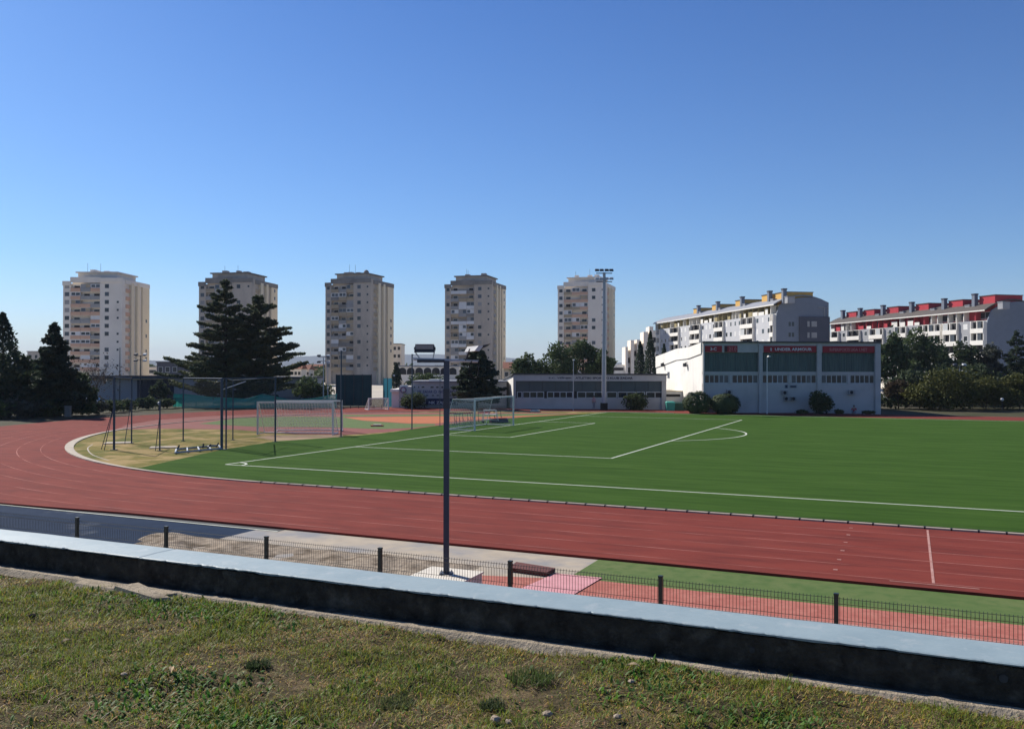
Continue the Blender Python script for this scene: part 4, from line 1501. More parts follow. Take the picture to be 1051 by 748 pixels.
for a, b_ in ((723.6, 779.4), (783.2, 839.3), (843.8, 899)):
    mb = MB()
    x0, x1_ = hx(a), hx(b_)
    n_ = 44
    kk = mb.mi('panegreen')
    for i in range(n_ + 1):                 # corrugated sheet
        xx = x0 + (x1_ - x0) * i / n_
        yy = .5 + .03 * (i % 2)
        mb.v += [(xx, yy, hz(381)), (xx, yy, hz(361.3))]
    for i in range(n_):
        mb.f.append((2 * i, 2 * i + 2, 2 * i + 3, 2 * i + 1))
        mb.m.append(kk)
    mb.build('translucent_sheet', hall)
for a, b_ in ((723.6, 749.2), (752, 779.4), (783.2, 810), (813, 839.3), (843.8, 871), (873.6, 899)):
    window(hall, hx(a), hx(b_), hz(393.3), hz(384), .45, 5, 'frame', ['pane', 'pane', 'pane2'], fw=.1)
for (X, Y, w_, h_) in ((806, 402.5, .62, .5), (807.5, 408.6, .5, .42), (814.8, 408.6, .5, .42), (749, 402, .62, .5), (874.5, 402, .7, .5)):
    mb = MB()
    x_, z_ = hx(X), hz(Y)
    mb.box(x_ - w_ / 2, x_ + w_ / 2, -.05, .35, z_ - h_ / 2, z_ + h_ / 2, 'b_grey')
    for q in range(10):
        a = 2 * PI * q / 10
        b2 = 2 * PI * (q + 1) / 10
        mb.face([(x_ - .06, -.056, z_), (x_ - .06 + .19 * math.cos(a), -.056, z_ + .19 * math.sin(a)), (x_ - .06 + .19 * math.cos(b2), -.056, z_ + .19 * math.sin(b2))], 'dark')
    mb.build('air_conditioner', hall)
bn = [(723.9, 741.6, 354.4, 361, 'banner'), (744.2, 757.5, 354.4, 361, 'banner'), (784.6, 838.8, 354.4, 361.2, 'banner'), (845.2, 898.6, 354.6, 361.4, 'banner')]
lab = ['short red banner with pale letters at the left end of the white hall', 'short dark red banner second from the left on the white hall', 'long red banner over the middle bay of the white hall', 'long red banner over the right bay of the white hall']
bo = []
for (a, b_, y0, y1, mt), l_ in zip(bn, lab):
    mb = MB()
    mb.box(hx(a), hx(b_), .24, .3, hz(y1), hz(y0), mt)
    if a == 744.2:
        mb.box(hx(a), hx(747), .23, .24, hz(y1) + .02, hz(y0) - .02, 'bannerdark')
    o = mb.build('banner', hall)
    o['label'] = l_
    bo.append(o)


def htext(s_, X0, X1, Y0, Y1, mt, par):
    return text_mesh(s_, hz(Y0) - hz(Y1), hx(X1) - hx(X0), mt, 'lettering', par, (hx((X0 + X1) / 2), .235, hz((Y0 + Y1) / 2)), (PI / 2, 0, 0), .012)


htext('3-C', 729.5, 736, 356, 359.3, 'letterwhite', bo[0])
htext('21.0', 748.5, 756.5, 355.6, 360, 'letterpink', bo[1])
htext('UNDER ARMOUR', 796, 834, 356.4, 359.5, 'letterwhite', bo[2])
mb = MB()                                  # emblem: two facing arcs and a bar
cx, cz = hx(792), hz(358)
for s_ in (-1, 1):
    for i in range(8):
        a, b_ = R(-70 + 140 * i / 8), R(-70 + 140 * (i + 1) / 8)
        f = lambda q, r: (cx + s_ * (-.14 + r * math.cos(q)), .226, cz + r * math.sin(q) * .8)
        mb.face([f(a, .17), f(b_, .17), f(b_, .24), f(a, .24)], 'letterwhite')
mb.build('emblem', bo[2])
htext('SUPERSPORTS LIGA 1.NET', 852, 891, 356.6, 359.8, 'letterpink', bo[3])
mb = MB()                                  # small sign boards on the front
for (X0, X1, Y0, Y1) in ((806.4, 809.6, 394.3, 398), (811.6, 818.6, 394.9, 397.6)):
    mb.box(hx(X0), hx(X1), .3, .35, hz(Y1), hz(Y0), 'endgrey')
    mb.box(hx(X0) + .08, hx(X1) - .08, .29, .3, hz(Y1) + .08, hz(Y0) - .08, 'navywall')
mb.build('sign_board', hall)
for Xs, dd in ((683.2, 123), (704.8, 107)):
    p = at(Xs, 374, dd)
    yl = (p - hall.location).dot(Vector((FWD.x, FWD.y, 0)))
    mb = MB()
    mb.box(-.5, -.12, yl - .3, yl + .3, zof(376, dd), zof(372.5, dd), 'darkmetal')
    mb.tube((-.3, yl, zof(372.5, dd)), (0, yl, zof(371.5, dd)), .05, 'darkmetal', n=5)
    mb.build('wall_lamp', hall)
mb = MB()                                  # low lean-to at the foot of the side wall
mb.box(-3.4, 0, 12, 17, -.1, zof(401, 112), 'whitewall')
mb.box(-3.5, 0, 11.9, 17.1, zof(401, 112), zof(400.3, 112), 't_cream')
mb.box(-2.9, -.3, 11.95, 12, zof(406.5, 111), zof(404, 111), 'dark')
mb.build('lean_to', hall)

# ------------------------------------------------------------------ low athletics club building
DL = 107.0
lp = foot(526.8, DL)
SL = DL / FPX
lx = lambda X: (X - 526.8) * SL
lz = lambda Y: zof(Y, DL)
LWd = lx(684)
low = thing('club_building', 'long low grey and white athletics club building with dark glazing and lettered fascia', 'building', (lp.x, lp.y, 0), VIEW)
mb = MB()
LD = 17.0
mb.box(0, LWd, .3, .6, -.2, lz(408.6), 'hallwall')
mb.box(LWd - .55, LWd, 0.1, LD, -.2, lz(384.8), 'hallwall')
zlb = zof(394, DL + LD)
pts = [(.6, -.2), (LD, -.2), (LD, zlb), (.6, lz(385))]
sk = -2.3
f = lambda p, o: (o + sk * (p[0] - .6) / LD, p[0], p[1])
mb.hexa([f(pts[0], 0), f(pts[0], .3), f(pts[1], .3), f(pts[1], 0), f(pts[3], 0), f(pts[3], .3), f(pts[2], .3), f(pts[2], 0)], 'whitewall')
mb.hexa([(0, .0, -.2), (.32, .0, -.2), (.32, .6, -.2), (0, .6, -.2), (0, .0, lz(385)), (.32, .0, lz(385)), (.32, .6, lz(385)), (0, .6, lz(385))], 'hallwall')
mb.box(-2.2, LWd - .5, LD - .3, LD, -.2, zlb - .1, 'hallwall')
mb.build('wall', low)
mb = MB()
mb.box(0.0, LWd, -.05, .3, lz(390.9), lz(384.6), 'fascia')
fas = mb.build('fascia', low)
text_mesh('S.C. VIŠNJIK', lz(386.6) - lz(388.9), lx(587.5) - lx(563), 'letterdark', 'lettering', fas, (lx(575.2), -.055, lz(387.8)), (PI / 2, 0, 0), .012)
text_mesh('ATLETSKI SPORTSKI KLUB ZADAR', lz(386.6) - lz(388.9), lx(649.5) - lx(590.5), 'letterdark', 'lettering', fas, (lx(620), -.055, lz(387.8)), (PI / 2, 0, 0), .012)
mb = MB()
mb.hexa([(-.1, -.15, lz(384.6)), (LWd + .1, -.15, lz(384.6)), (LWd + .1, LD, zlb), (-2.4, LD, zlb), (-.1, -.15, lz(383.2)), (LWd + .1, -.15, lz(383.2)), (LWd + .1, LD, zlb + .16), (-2.4, LD, zlb + .16)], 'roofdark')
mb.build('roof', low)
mb = MB()
for i in range(11):
    a = .34 + (LWd - .9) * i / 11
    mb.box(a + .02, a + (LWd - .9) / 11 - .02, .32, .4, lz(401.6), lz(390.9), 'bandglass')
mb.box(.32, LWd - .55, .4, .45, lz(408.6), lz(390.9), 'dark')
mb.build('glazed_band', low)
for (a, b_, n_) in ((530.5, 536, 1), (536.4, 558.6, 3), (561.5, 588.3, 4), (592.5, 619, 3), (622.8, 633.6, 1), (634.2, 662.5, 3), (663.5, 682, 2)):
    window(low, lx(a), lx(b_), lz(408.6), lz(401.8), .3, n_, 'frame', ['pane', 'pane', 'dark'], fw=.1)
mb = MB()
mb.tube((LWd + .25, -.1, lz(381.5)), (LWd + .25, -.1, lz(388)), .16, 'frame', n=6)
mb.build('vent_pipe', low)
mb = MB()
mb.box(-6.5, -.9, 5.6, 9, lz(399.4), lz(397.2), 'fascia')
mb.tube((-6.3, 5.8, -.1), (-6.3, 5.8, lz(399.4)), .08, 'frame')
mb.build('canopy', low)

# ------------------------------------------------------------------ football club house
DC = 110.0
cp = foot(423, DC)
SC_ = DC / FPX
cx_ = lambda X: (X - 423) * SC_
cz_ = lambda Y: zof(Y, DC)
club = thing('club_house', 'white two storey football club house with a round emblem and lettering, behind the red track', 'building', (cp.x, cp.y, 0), VIEW)
mb = MB()
mb.box(0, cx_(520), .3, 9, -.2, cz_(392.5), 'hallwall')
mb.box(cx_(410), cx_(422.8), -.4, 6, -.2, cz_(396.8), 'hallwall')
mb.box(cx_(402), cx_(409.9), 0, 8, -.2, cz_(402.3), 'whitewall')
mb.build('wall', club)
mb = MB()
mb.box(-.1, cx_(520.5), .1, 9.2, cz_(392.5), cz_(391), 'roofgrey')
mb.box(cx_(401.2), cx_(409.9), -.6, 8.2, cz_(402.3), cz_(399.6), 'whitewall')
mb.box(cx_(438), cx_(450), 3, 5, cz_(391), cz_(389.6), 'whitewall')
mb.build('roof', club)
for (a, b_) in ((424, 426.5), (428.2, 430.8), (431.8, 436), (441, 445.5), (446.8, 450.8), (452, 455.5), (461.5, 466), (467, 471.5), (475, 479)):
    window(club, cx_(a), cx_(b_), cz_(399), cz_(396), .3, 1, 'frame', 'pane', fw=.08)
for (a, b_) in ((424.2, 428.6), (430.2, 434), (436.2, 440), (442.5, 446), (447.5, 451), (454, 457.5), (461, 466.8), (468.5, 474), (476, 480)):
    window(club, cx_(a), cx_(b_), cz_(407), cz_(405), .3, 1, 'frame', 'pane', fw=.06)
for (a, b_, y0, y1) in ((411.2, 414.8, 407.6, 413.6), (416.8, 418.2, 407.6, 413.6)):
    window(club, cx_(a), cx_(b_), cz_(y1), cz_(y0), -.4, 1, 'frame', 'pane', fw=.08)
text_mesh('NK ZADAR', cz_(400.8) - cz_(403.6), cx_(444) - cx_(428.3), 'letterblue', 'lettering', club, (cx_(436.1), .29, cz_(402.2)), (PI / 2, 0, 0), .012)
text_mesh('NOS ZADAR', cz_(400.8) - cz_(403.6), cx_(472) - cx_(450), 'letterblue', 'lettering', club, (cx_(461), .29, cz_(402.2)), (PI / 2, 0, 0), .012)


def ring(mb, cx, y, cz, r0, r1, mt, n=20):
    for i in range(n):
        a, b_ = 2 * PI * i / n, 2 * PI * (i + 1) / n
        mb.face([(cx + r0 * math.cos(a), y, cz + r0 * math.sin(a)), (cx + r1 * math.cos(a), y, cz + r1 * math.sin(a)), (cx + r1 * math.cos(b_), y, cz + r1 * math.sin(b_)), (cx + r0 * math.cos(b_), y, cz + r0 * math.sin(b_))], mt)


mb = MB()
mb.tube((cx_(414.5), -.46, cz_(400.3)), (cx_(414.5), -.4, cz_(400.3)), .40, 'letterblue', n=20)
ring(mb, cx_(414.5), -.463, cz_(400.3), .26, .31, 'letterpink')
ring(mb, cx_(414.5), -.465, cz_(400.3), .02, .24, 'frame')
mb.build('round_emblem', club)
mb = MB()
ring(mb, cx_(446.5), .285, cz_(402.2), .12, .2, 'letterblue')
mb.build('small_emblem', club)
mb = MB()
mb.box(cx_(437), cx_(470), .1, .2, cz_(415.6), cz_(409.2), 'navy')
bb = mb.build('navy_banner', club)
text_mesh('NK ZADAR', cz_(411.8) - cz_(414.8), cx_(464) - cx_(440), 'letterwhite', 'lettering', bb, (cx_(452), .09, cz_(413.3)), (PI / 2, 0, 0), .012)
mb = MB()
mb.face([(cx_(466), .094, cz_(410)), (cx_(468), .094, cz_(410.3)), (cx_(469.8), .094, cz_(413)), (cx_(469), .094, cz_(415)), (cx_(468), .094, cz_(414.8)), (cx_(468.4), .094, cz_(412.6))][::-1], 'letterwhite')
mb.build('swoosh', bb)
mb = MB()                                   # small white sculpture on the tower of the club house
zz = cz_(396.8)
mb.box(cx_(410.8), cx_(418.6), -.2, .4, zz, zz + .18, 'whitewall')
mb.tube((cx_(413.6), .1, zz + .18), (cx_(413.2), .1, zz + .55), .16, 't_cream', .1)
mb.ball((cx_(413.4), .1, zz + .58), .12, 't_cream', 7, 5)
mb.tube((cx_(416.4), .1, zz + .18), (cx_(417.2), .1, zz + .4), .14, 't_cream', .08)
tag(mb.build('roof_sculpture', club), 'small cream sculpture on the roof')
mb = MB()
mb.box(cx_(437.5), cx_(520), -.3, .0, -.1, cz_(416.3), 'stand')
mb.build('plinth', club)

# ------------------------------------------------------------------ buildings farther back
def low_house(name, label, X0, X1, Yt, d, wall, roofmt, cat='building', wins=4, depth=10, group=None, flat=True):
    p = foot(X0, d)
    w_ = (X1 - X0) * d / FPX
    t = thing(name, label, cat, (p.x, p.y, 0), VIEW, group)
    z = zof(Yt, d)
    mb = MB()
    mb.box(0, w_, 0, depth, -.5, z, wall)
    mb.build('wall', t)
    mb = MB()
    if flat:
        mb.box(-.2, w_ + .2, -.3, depth + .2, z, z + .3, roofmt)
    else:
        mb.hexa([(-.3, -.5, z), (w_ + .3, -.5, z), (w_ + .3, depth + .5, z), (-.3, depth + .5, z), (-.3, depth * .48, z + depth * .22), (w_ + .3, depth * .48, z + depth * .22), (w_ + .3, depth * .52, z + depth * .22), (-.3, depth * .52, z + depth * .22)], roofmt)
    mb.build('roof', t)
    for f in range(max(1, int(z / 3))):
        for q in range(wins):
            cx = w_ * (q + .5) / wins
            window(t, cx - .55, cx + .55, z - 2.3 - 3 * f, z - .95 - 3 * f, 0, 1, 'frame', 'pane', fw=.08)
    return t, w_, z


g, gw, gz_ = low_house('gym_building', 'long low grey building with dark fascia and navy panels behind the cedars', 92, 312, 389, 136, 'greywall', 'roofdark', depth=14, wins=0)
mb = MB()
kx = 136 / FPX
mb.box((88 - 92) * kx, (179 - 92) * kx, -1.2, 0, zof(389, 135), zof(386, 135), 'roofdark')
mb.build('roof_fascia', g)
mb = MB()
for i in range(7):
    a = (141 + i * 5.4 - 92) * kx
    mb.box(a + .02, a + 5.4 * kx - .02, -.12, -.001, -.2, zof(390.5, 136), 'navywall')
mb.build('navy_panels', g)
mb = MB()
mb.box((138 - 92) * kx, (168.5 - 92) * kx, -.5, -.35, zof(390, 135.5), zof(389.2, 135.5), 'whitemetal')
mb.build('white_rail', g)
low_house('dark_annex', 'dark low block with a flat roof left of the cedars, above the grey building', 161, 183, 373, 215, 'darkgrey', 'roofdark', wins=3)
low_house('slim_block', 'slim pale grey block peeping out right behind the brownish tower', 403, 411.5, 353.5, 345, 't_pale', 't_dark', wins=2, depth=12)
a_, aw, az_ = low_house('arcade_building', 'long low pale building with a scalloped roof of dark arches behind the club house', 409, 470, 376.5, 215, 't_pale', 'roofgrey', wins=0, depth=14)
ks = 215 / FPX
for i in range(7):
    mb = MB()
    c_ = (413 + i * 8.6 - 409) * ks
    pts = [(c_ - .95, -.05, zof(384.5, 215))] + [(c_ - .95 * math.cos(q), -.05, zof(381.0, 215) + .85 * math.sin(q)) for q in np.linspace(0, PI, 9)] + [(c_ + .95, -.05, zof(384.5, 215))]
    mb.face(pts, 'dark')
    nn = len(pts)
    mb.v += [(p[0], .0, p[2]) for p in pts]
    for j in range(nn):
        mb.f.append((j, (j + 1) % nn, nn + (j + 1) % nn, nn + j))
        mb.m.append(0)
    mb.build('dark_arch', a_)
low_house('tiled_house', 'small house with a red tiled roof right of the dark tower', 517, 534, 378, 240, 'b_tan', 'tiles', 'house', 3, 8, None, False)
hs = [(28, 46, 362, 300, 'b_grey', 'roofgrey', 'grey box of a building peeping over the left trees'), (298, 309, 379, 330, 'whitewall', 'tiles', 'white distant house with tiled roof just right of the cedars'),
      (309, 317, 379.5, 350, 't_pale', 'tiles', 'second distant house right of the cedars, middle of three'), (317, 330, 378.8, 370, 'b_tan', 'tiles', 'tan distant house left of the brownish tower'),
      (152, 160, 377.5, 330, 't_pale', 'roofgrey', 'small pale building right behind the leftmost tower')]
for (X0, X1, Yt, d, wl, rf, lb) in hs:
    low_house('distant_house', lb, X0, X1, Yt, d, wl, rf, 'house', 3, 9, 'distant houses between the towers', rf != 'tiles')

# ------------------------------------------------------------------ trees
def leaf_mesh(name, pts, size, mt, parent, flat=0.0, aspect=0.6, seed=0, outward=None):
    """a cloud of small folded leaf faces round the given points"""
    r = np.random.default_rng(seed)
    N = len(pts)
    nrm = r.normal(size=(N, 3))
    nrm[:, 2] = nrm[:, 2] * (1 - flat) + flat * 2.2
    nrm /= np.linalg.norm(nrm, axis=1)[:, None]
    a = np.cross(nrm, r.normal(size=(N, 3)))
    a /= np.linalg.norm(a, axis=1)[:, None] + 1e-9
    b = np.cross(nrm, a)
    s = size * r.uniform(.55, 1.35, N)[:, None]
    V = np.empty((N, 4, 3))
    V[:, 0] = pts - a * s
    V[:, 1] = pts - b * s * aspect + nrm * s * .18
    V[:, 2] = pts + a * s * r.uniform(.7, 1.2, N)[:, None]
    V[:, 3] = pts + b * s * aspect + nrm * s * .18
    F = np.arange(N * 4).reshape(N, 4)
    return link(name, np_mesh(name, V.reshape(-1, 3), F, [mt]), parent)


def crown_points(lobes, n, r, shell=0.55, hole=0.30, hs=0.9, rag=1.0):
    """points in the outer part of ellipsoid lobes, thinned by a noise so that gaps open"""
    out = []
    vol = np.array([l[1][0] * l[1][1] * l[1][2] for l in lobes]) ** (2 / 3)
    cnt = (n * vol / vol.sum()).astype(int) + 1
    for (c, rad), k in zip(lobes, cnt):
        d = r.normal(size=(k, 3))
        d /= np.linalg.norm(d, axis=1)[:, None]
        rr = (shell + (1 - shell) * r.random(k) ** .7) * (1 + rag * (.22 * np.sin(d[:, 0] * 7 + c[0]) * np.sin(d[:, 2] * 6 + c[2] * 2) + .12 * r.normal(size=k)))
        out.append(np.array(c) + d * rr[:, None] * np.array(rad))
    p = np.concatenate(out)
    if hole > 0:
        v = fbm(p[:, 0] + p[:, 1] * .6 + 40, p[:, 2] + p[:, 1] * .35 + 40, hs, int(r.integers(1, 900)), 3)
        p = p[v > hole + .06]
    return p


def broad_tree(name, label, cat, X, d, w_, h, z_low, mt, group=None, leaves=4500, leaf=.2, nl=11, seed=1, bark='bark', flat_top=0.0, hole=.36, depth=None):
    """trunk with limbs carrying lobes of foliage; w_ crown width, z_low where foliage begins"""
    rnd = random.Random(seed)
    r = np.random.default_rng(seed)
    p = foot(X, d)
    t = thing(name, label, cat, (p.x, p.y, -.1), VIEW, group)
    dp = depth or w_ * .8
    lobes = []
    hc = h - z_low
    for i in range(nl):
        a = rnd.uniform(0, 2 * PI)
        q = math.sqrt(rnd.random()) * .36
        u_ = rnd.random()
        zc = z_low + hc * (.22 + .56 * u_)
        k = (1 - .55 * abs(u_ - .3)) * (1 - flat_top * .0)
        rad = w_ * rnd.uniform(.15, .25)
        lobes.append(((math.cos(a) * q * w_ * k * 1.25, math.sin(a) * q * dp * k * 1.2, zc), (rad * 1.15, rad * 1.1, min(rad * .85, hc * .3))))
    lobes.append(((rnd.uniform(-.06, .06) * w_, 0, h - hc * .2), (w_ * .2, w_ * .2, hc * .2)))
    lobes.append(((-.33 * w_, 0, z_low + hc * .36), (w_ * .17, w_ * .2, hc * .22)))
    lobes.append(((.33 * w_, 0, z_low + hc * .36), (w_ * .17, w_ * .2, hc * .22)))
    mb = MB()
    r0 = max(.09, h * .022)
    fork = Vector((rnd.uniform(-.2, .2), 0, z_low + hc * .15))
    mb.path([Vector((0, 0, 0)), Vector((rnd.uniform(-.1, .1), 0, z_low * .5)), fork], [r0, r0 * .8, r0 * .62], bark, 7)
    for c, rad in lobes[::1]:
        c = Vector(c)
        m_ = fork.lerp(c, .5) + Vector((0, 0, -.08 * h * rnd.random()))
        mb.path([fork, m_, c], [r0 * .42, r0 * .26, r0 * .08], bark, 5)
    mb.build('trunk', t)
    pts = crown_points(lobes, leaves, r, hole=hole, hs=2.4 / max(1.5, w_ * .28))
    leaf_mesh('crown', pts, leaf, mt, t, .15, .62, seed)
    return t


def conifer(name, label, cat, X, d, h, base_r, z_low, mt, group=None, tiers=26, seed=1, right=1.0, left=1.0, droop=-.05, leaf=.16, dens=1.0, power=.85, bark='bark', lift=0.12):
    """straight trunk with tiers of level limbs, needles as flat sprays along each limb"""
    rnd = random.Random(seed)
    r = np.random.default_rng(seed)
    p = foot(X, d)
    t = thing(name, label, cat, (p.x, p.y, -.1), VIEW, group)
    mb = MB()
    r0 = h * .02
    bend = rnd.uniform(-.15, .15)
    mb.path([Vector((0, 0, 0)), Vector((bend, 0, h * .4)), Vector((bend * .5, 0, h * .98))], [r0, r0 * .65, .03], bark, 7)
    P = []
    for i in range(tiers):
        u_ = (i + rnd.random() * .8) / tiers
        zt0 = z_low + (h - z_low) * u_
        dz_ = (h - z_low) / tiers
        R_ = base_r * (1 - u_) ** power * (0.72 + .28 * min(1, u_ * 6))
        nb = 5 if R_ > base_r * .35 else 4
        for j in range(nb):
            a = 2 * PI * (j + rnd.random()) / nb + i * .7
            k = right if math.cos(a) > 0 else left
            z = min(h * .985, max(z_low * .9, zt0 + dz_ * rnd.uniform(-.8, .8)))
            L_ = R_ * rnd.choice([rnd.uniform(.5, .85), rnd.uniform(.7, 1.1), rnd.uniform(.95, 1.3)]) * (1 + (k - 1) * abs(math.cos(a))) + .12
            rise = rnd.uniform(droop, droop + lift + .1) * L_
            tip = Vector((math.cos(a) * L_, math.sin(a) * L_, z + rise))
            st = Vector((bend * .8, 0, z))
            mid_ = st.lerp(tip, .55) + Vector((0, 0, -.04 * L_))
            if L_ > .6:
                mb.path([st, mid_, tip], [max(.03, r0 * .28 * (1 - u_)), .03, .012], bark, 4)
            n_ = int(max(8, L_ * 26 * dens))
            s_ = r.uniform(.18, 1.0, n_) ** .8
            q = np.outer(1 - s_, np.array(st)) + np.outer(s_, np.array(tip))
            q[:, 2] += -.16 * L_ * s_ * (1 - s_)
            side = (1.05 - .75 * s_) * L_ * .26 + .06
            perp = np.array([-math.sin(a), math.cos(a), 0])
            q += np.outer(r.uniform(-1, 1, n_) * side, perp)
            q[:, 2] += r.normal(size=n_) * .07 - .20 * r.random(n_) ** 2 * (1 - .5 * s_)
            P.append(q)
    n_ = int(30 * dens)
    q = np.zeros((n_, 3))
    q[:, 2] = h - r.random(n_) * (h * .08)
    q[:, :2] = r.normal(size=(n_, 2)) * .12
    P.append(q)
    mb.build('trunk', t)
    leaf_mesh('crown', np.concatenate(P), leaf, mt, t, .55, .40, seed)
    return t


def cypress(name, label, X, d, w_, h, mt, group, seed, leaves=2600, cat='tree', z0=.5):
    r = np.random.default_rng(seed)
    p = foot(X, d)
    t = thing(name, label, cat, (p.x, p.y, -.1), VIEW, group)
    mb = MB()
    mb.path([Vector((0, 0, 0)), Vector((0, 0, h * .9))], [h * .018, .03], 'bark', 6)
    mb.build('trunk', t)
    u_ = r.random(leaves) ** 1.15
    prof = np.interp(u_, [0, .08, .3, .6, .85, 1], [.6, .9, 1, .8, .42, .06]) * w_ / 2
    a = r.uniform(0, 2 * PI, leaves)
    rr = prof * np.sqrt(r.uniform(.3, 1, leaves)) * (1 + .16 * np.sin(a * 3 + u_ * 17) + .1 * r.normal(size=leaves))
    pts = np.stack([rr * np.cos(a), rr * np.sin(a), z0 + u_ * (h - z0)], 1)
    leaf_mesh('crown', pts, .2, mt, t, 0, .5, seed)
    return t


def bush(name, label, X, d, w_, h, mt, group=None, seed=1, leaves=1500, leaf=.13, z0=0.0, ball=False, cat='bush'):
    rnd = random.Random(seed)
    r = np.random.default_rng(seed)
    p = foot(X, d)
    t = thing(name, label, cat, (p.x, p.y, -.05), VIEW, group)
    mb = MB()
    for i in range(5):
        a = 2 * PI * i / 5
        mb.path([Vector((0, 0, 0)), Vector((math.cos(a) * w_ * .12, math.sin(a) * w_ * .12, h * .35)), Vector((math.cos(a) * w_ * .26, math.sin(a) * w_ * .26, h * .7))], [.05, .035, .012], 'bark', 5)
    mb.build('stem', t)
    if ball:
        lobes = [((0, 0, h * .5), (w_ * .5, w_ * .48, h * .52))]
        pts = crown_points(lobes, leaves, r, shell=.82, hole=0, rag=.28)
    else:
        lobes = [((rnd.uniform(-.26, .26) * w_, rnd.uniform(-.2, .2) * w_, h * rnd.uniform(.3, .7)), (w_ * rnd.uniform(.2, .32), w_ * .26, h * rnd.uniform(.24, .34))) for i in range(7)]
        lobes.append(((0, 0, h * .42), (w_ * .42, w_ * .36, h * .42)))
        pts = crown_points(lobes, leaves, r, shell=.5, hole=.2, hs=1.2)
    pts[:, 2] = np.maximum(pts[:, 2], .03)
    leaf_mesh('foliage', pts, leaf, mt, t, .1, .6, seed)
    return t


def px2(wpx, d):
    return wpx * d / FPX


# left group
G = 'dark trees at the left edge'
d = 92
cypress('conifer_tree', 'tallest dark ragged conifer cut by the left edge of the picture', 3, 90, px2(36, 90), zof(321, 90), 'spruce', G, 31, 4200)
conifer('spruce_tree', 'dark pointed spruce standing left of the leftmost tower', 'tree', 56, 90, zof(331, 90), px2(30, 90), zof(420, 90), 'spruce', G, 36, 32, droop=-.16, leaf=.24, dens=2.8, power=.72)
broad_tree('dark_tree', 'broad dark tree between the ragged conifer and the spruce', 'tree', 24, 94, px2(60, 94), zof(362, 94), zof(416, 94), 'darkleaf', G, 9000, .22, 12, 33)
broad_tree('dark_tree', 'broad dark tree right of the spruce, in front of the leftmost tower', 'tree', 74, 93, px2(50, 93), zof(382, 93), zof(416, 93), 'darkleaf', G, 9000, .22, 12, 34)
broad_tree('dark_tree', 'wide low dark tree at the left edge under the ragged conifer', 'tree', -8, 91, px2(56, 91), zof(378, 91), zof(426, 91), 'darkleaf', G, 9000, .22, 12, 35)
broad_tree('dark_tree', 'low dark tree filling the space under the spruce', 'tree', 45, 92.5, px2(66, 92), zof(380, 92), zof(417, 92), 'darkleaf', G, 9000, .22, 12, 36)
# a leafless tree
rnd = random.Random(5)
p = foot(97, 96)
t = thing('bare_tree', 'thin greyish tree with nearly bare twigs right of the dark trees', 'tree', (p.x, p.y, -.1), VIEW)
mb = MB()


def twig(mb, p0, dr, ln, r_, lev):
    p1 = p0 + dr * ln
    mb.tube(p0, p1, r_, 'greybark', r_ * .62, 5, cap=False)
    if lev == 0:
        return
    for i in range(3 if lev > 1 else 4):
        nd = (dr + Vector((rnd.uniform(-.75, .75), rnd.uniform(-.75, .75), rnd.uniform(-.1, .55)))).normalized()
        twig(mb, p0.lerp(p1, rnd.uniform(.55, 1)), nd, ln * rnd.uniform(.6, .82), r_ * .55, lev - 1)


twig(mb, Vector((0, 0, 0)), Vector((0, 0, 1)), 2.0, .11, 5)
mb.build('trunk', t)
pts = np.random.default_rng(3).normal(size=(420, 3)) * np.array([1.5, 1.2, 1.1]) + np.array([.2, 0, 4.0])
leaf_mesh('crown', pts, .13, 'brownleaf', t, 0, .5, 8)
G = 'bushes in a row along the left bend of the track'
for i, (X, d, w_, h, mt, lb) in enumerate(((-6, 86, 4.2, 2.0, 'bushleaf', 'bush at the left edge behind the bend of the track'), (10, 87, 3.6, 2.1, 'greyleaf', 'greyish green bush second from the left edge behind the track'),
                                           (30, 88, 3.4, 2.2, 'greyleaf', 'pale green bush below the broad tree left of the spruce'), (49, 89, 3.2, 1.9, 'bushleaf', 'dark bush at the foot of the spruce'),
                                           (59, 90, 2.2, 1.5, 'bushleaf', 'small dark bush just right of the foot of the spruce'), (85, 93, 3.4, 1.9, 'bushleaf', 'rounded dark bush right of the pale gate post'),
                                           (99, 95, 3.0, 1.7, 'greyleaf', 'greyish bush below the nearly bare tree'), (115, 99, 3.2, 1.6, 'bushleaf', 'low bush behind the left side of the throwing cage'),
                                           (131, 103, 3.0, 1.5, 'bushleaf', 'low dark bush behind the middle of the throwing cage'), (151, 107, 2.8, 1.5, 'bushleaf', 'low bush in front of the navy panels'),
                                           (168, 110, 2.6, 1.2, 'bushleaf', 'lowest bush, in front of the right end of the navy panels'))):
    bush('track_bush', lb, X, d, w_, h, mt, G, 40 + i, 1300, .16)
# cedars
G = 'two big cedars behind the bend'
conifer('cedar_tree', 'tallest cedar, left of the pair, with long level limbs to the left', 'tree', 232, 119, zof(287, 119), px2(47, 119), zof(411, 119), 'cedar', G, 34, 51, right=1.0, left=1.4, droop=-.02, leaf=.25, dens=3.7, power=.80, lift=.2)
conifer('cedar_tree', 'right hand cedar of the pair with long limbs reaching right', 'tree', 264, 121, zof(303, 121), px2(44, 121), zof(403, 121), 'cedar', G, 30, 52, right=1.3, left=.9, droop=-.06, leaf=.25, dens=3.7, power=.62, lift=.3)
conifer('spruce_tree', 'dark spruce standing right of the floodlight pole before the dark tower', 'tree', 490, 106, zof(355, 106), px2(27, 106), zof(410, 106), 'spruce', None, 34, 53, droop=-.12, leaf=.22, dens=3.4, power=.62)
broad_tree('olive_tree', 'low rounded dark green tree right of the cedars', 'tree', 320, 133, px2(38, 133), zof(386, 133), zof(412, 133), 'pine', None, 3200, .2, 10, 54)
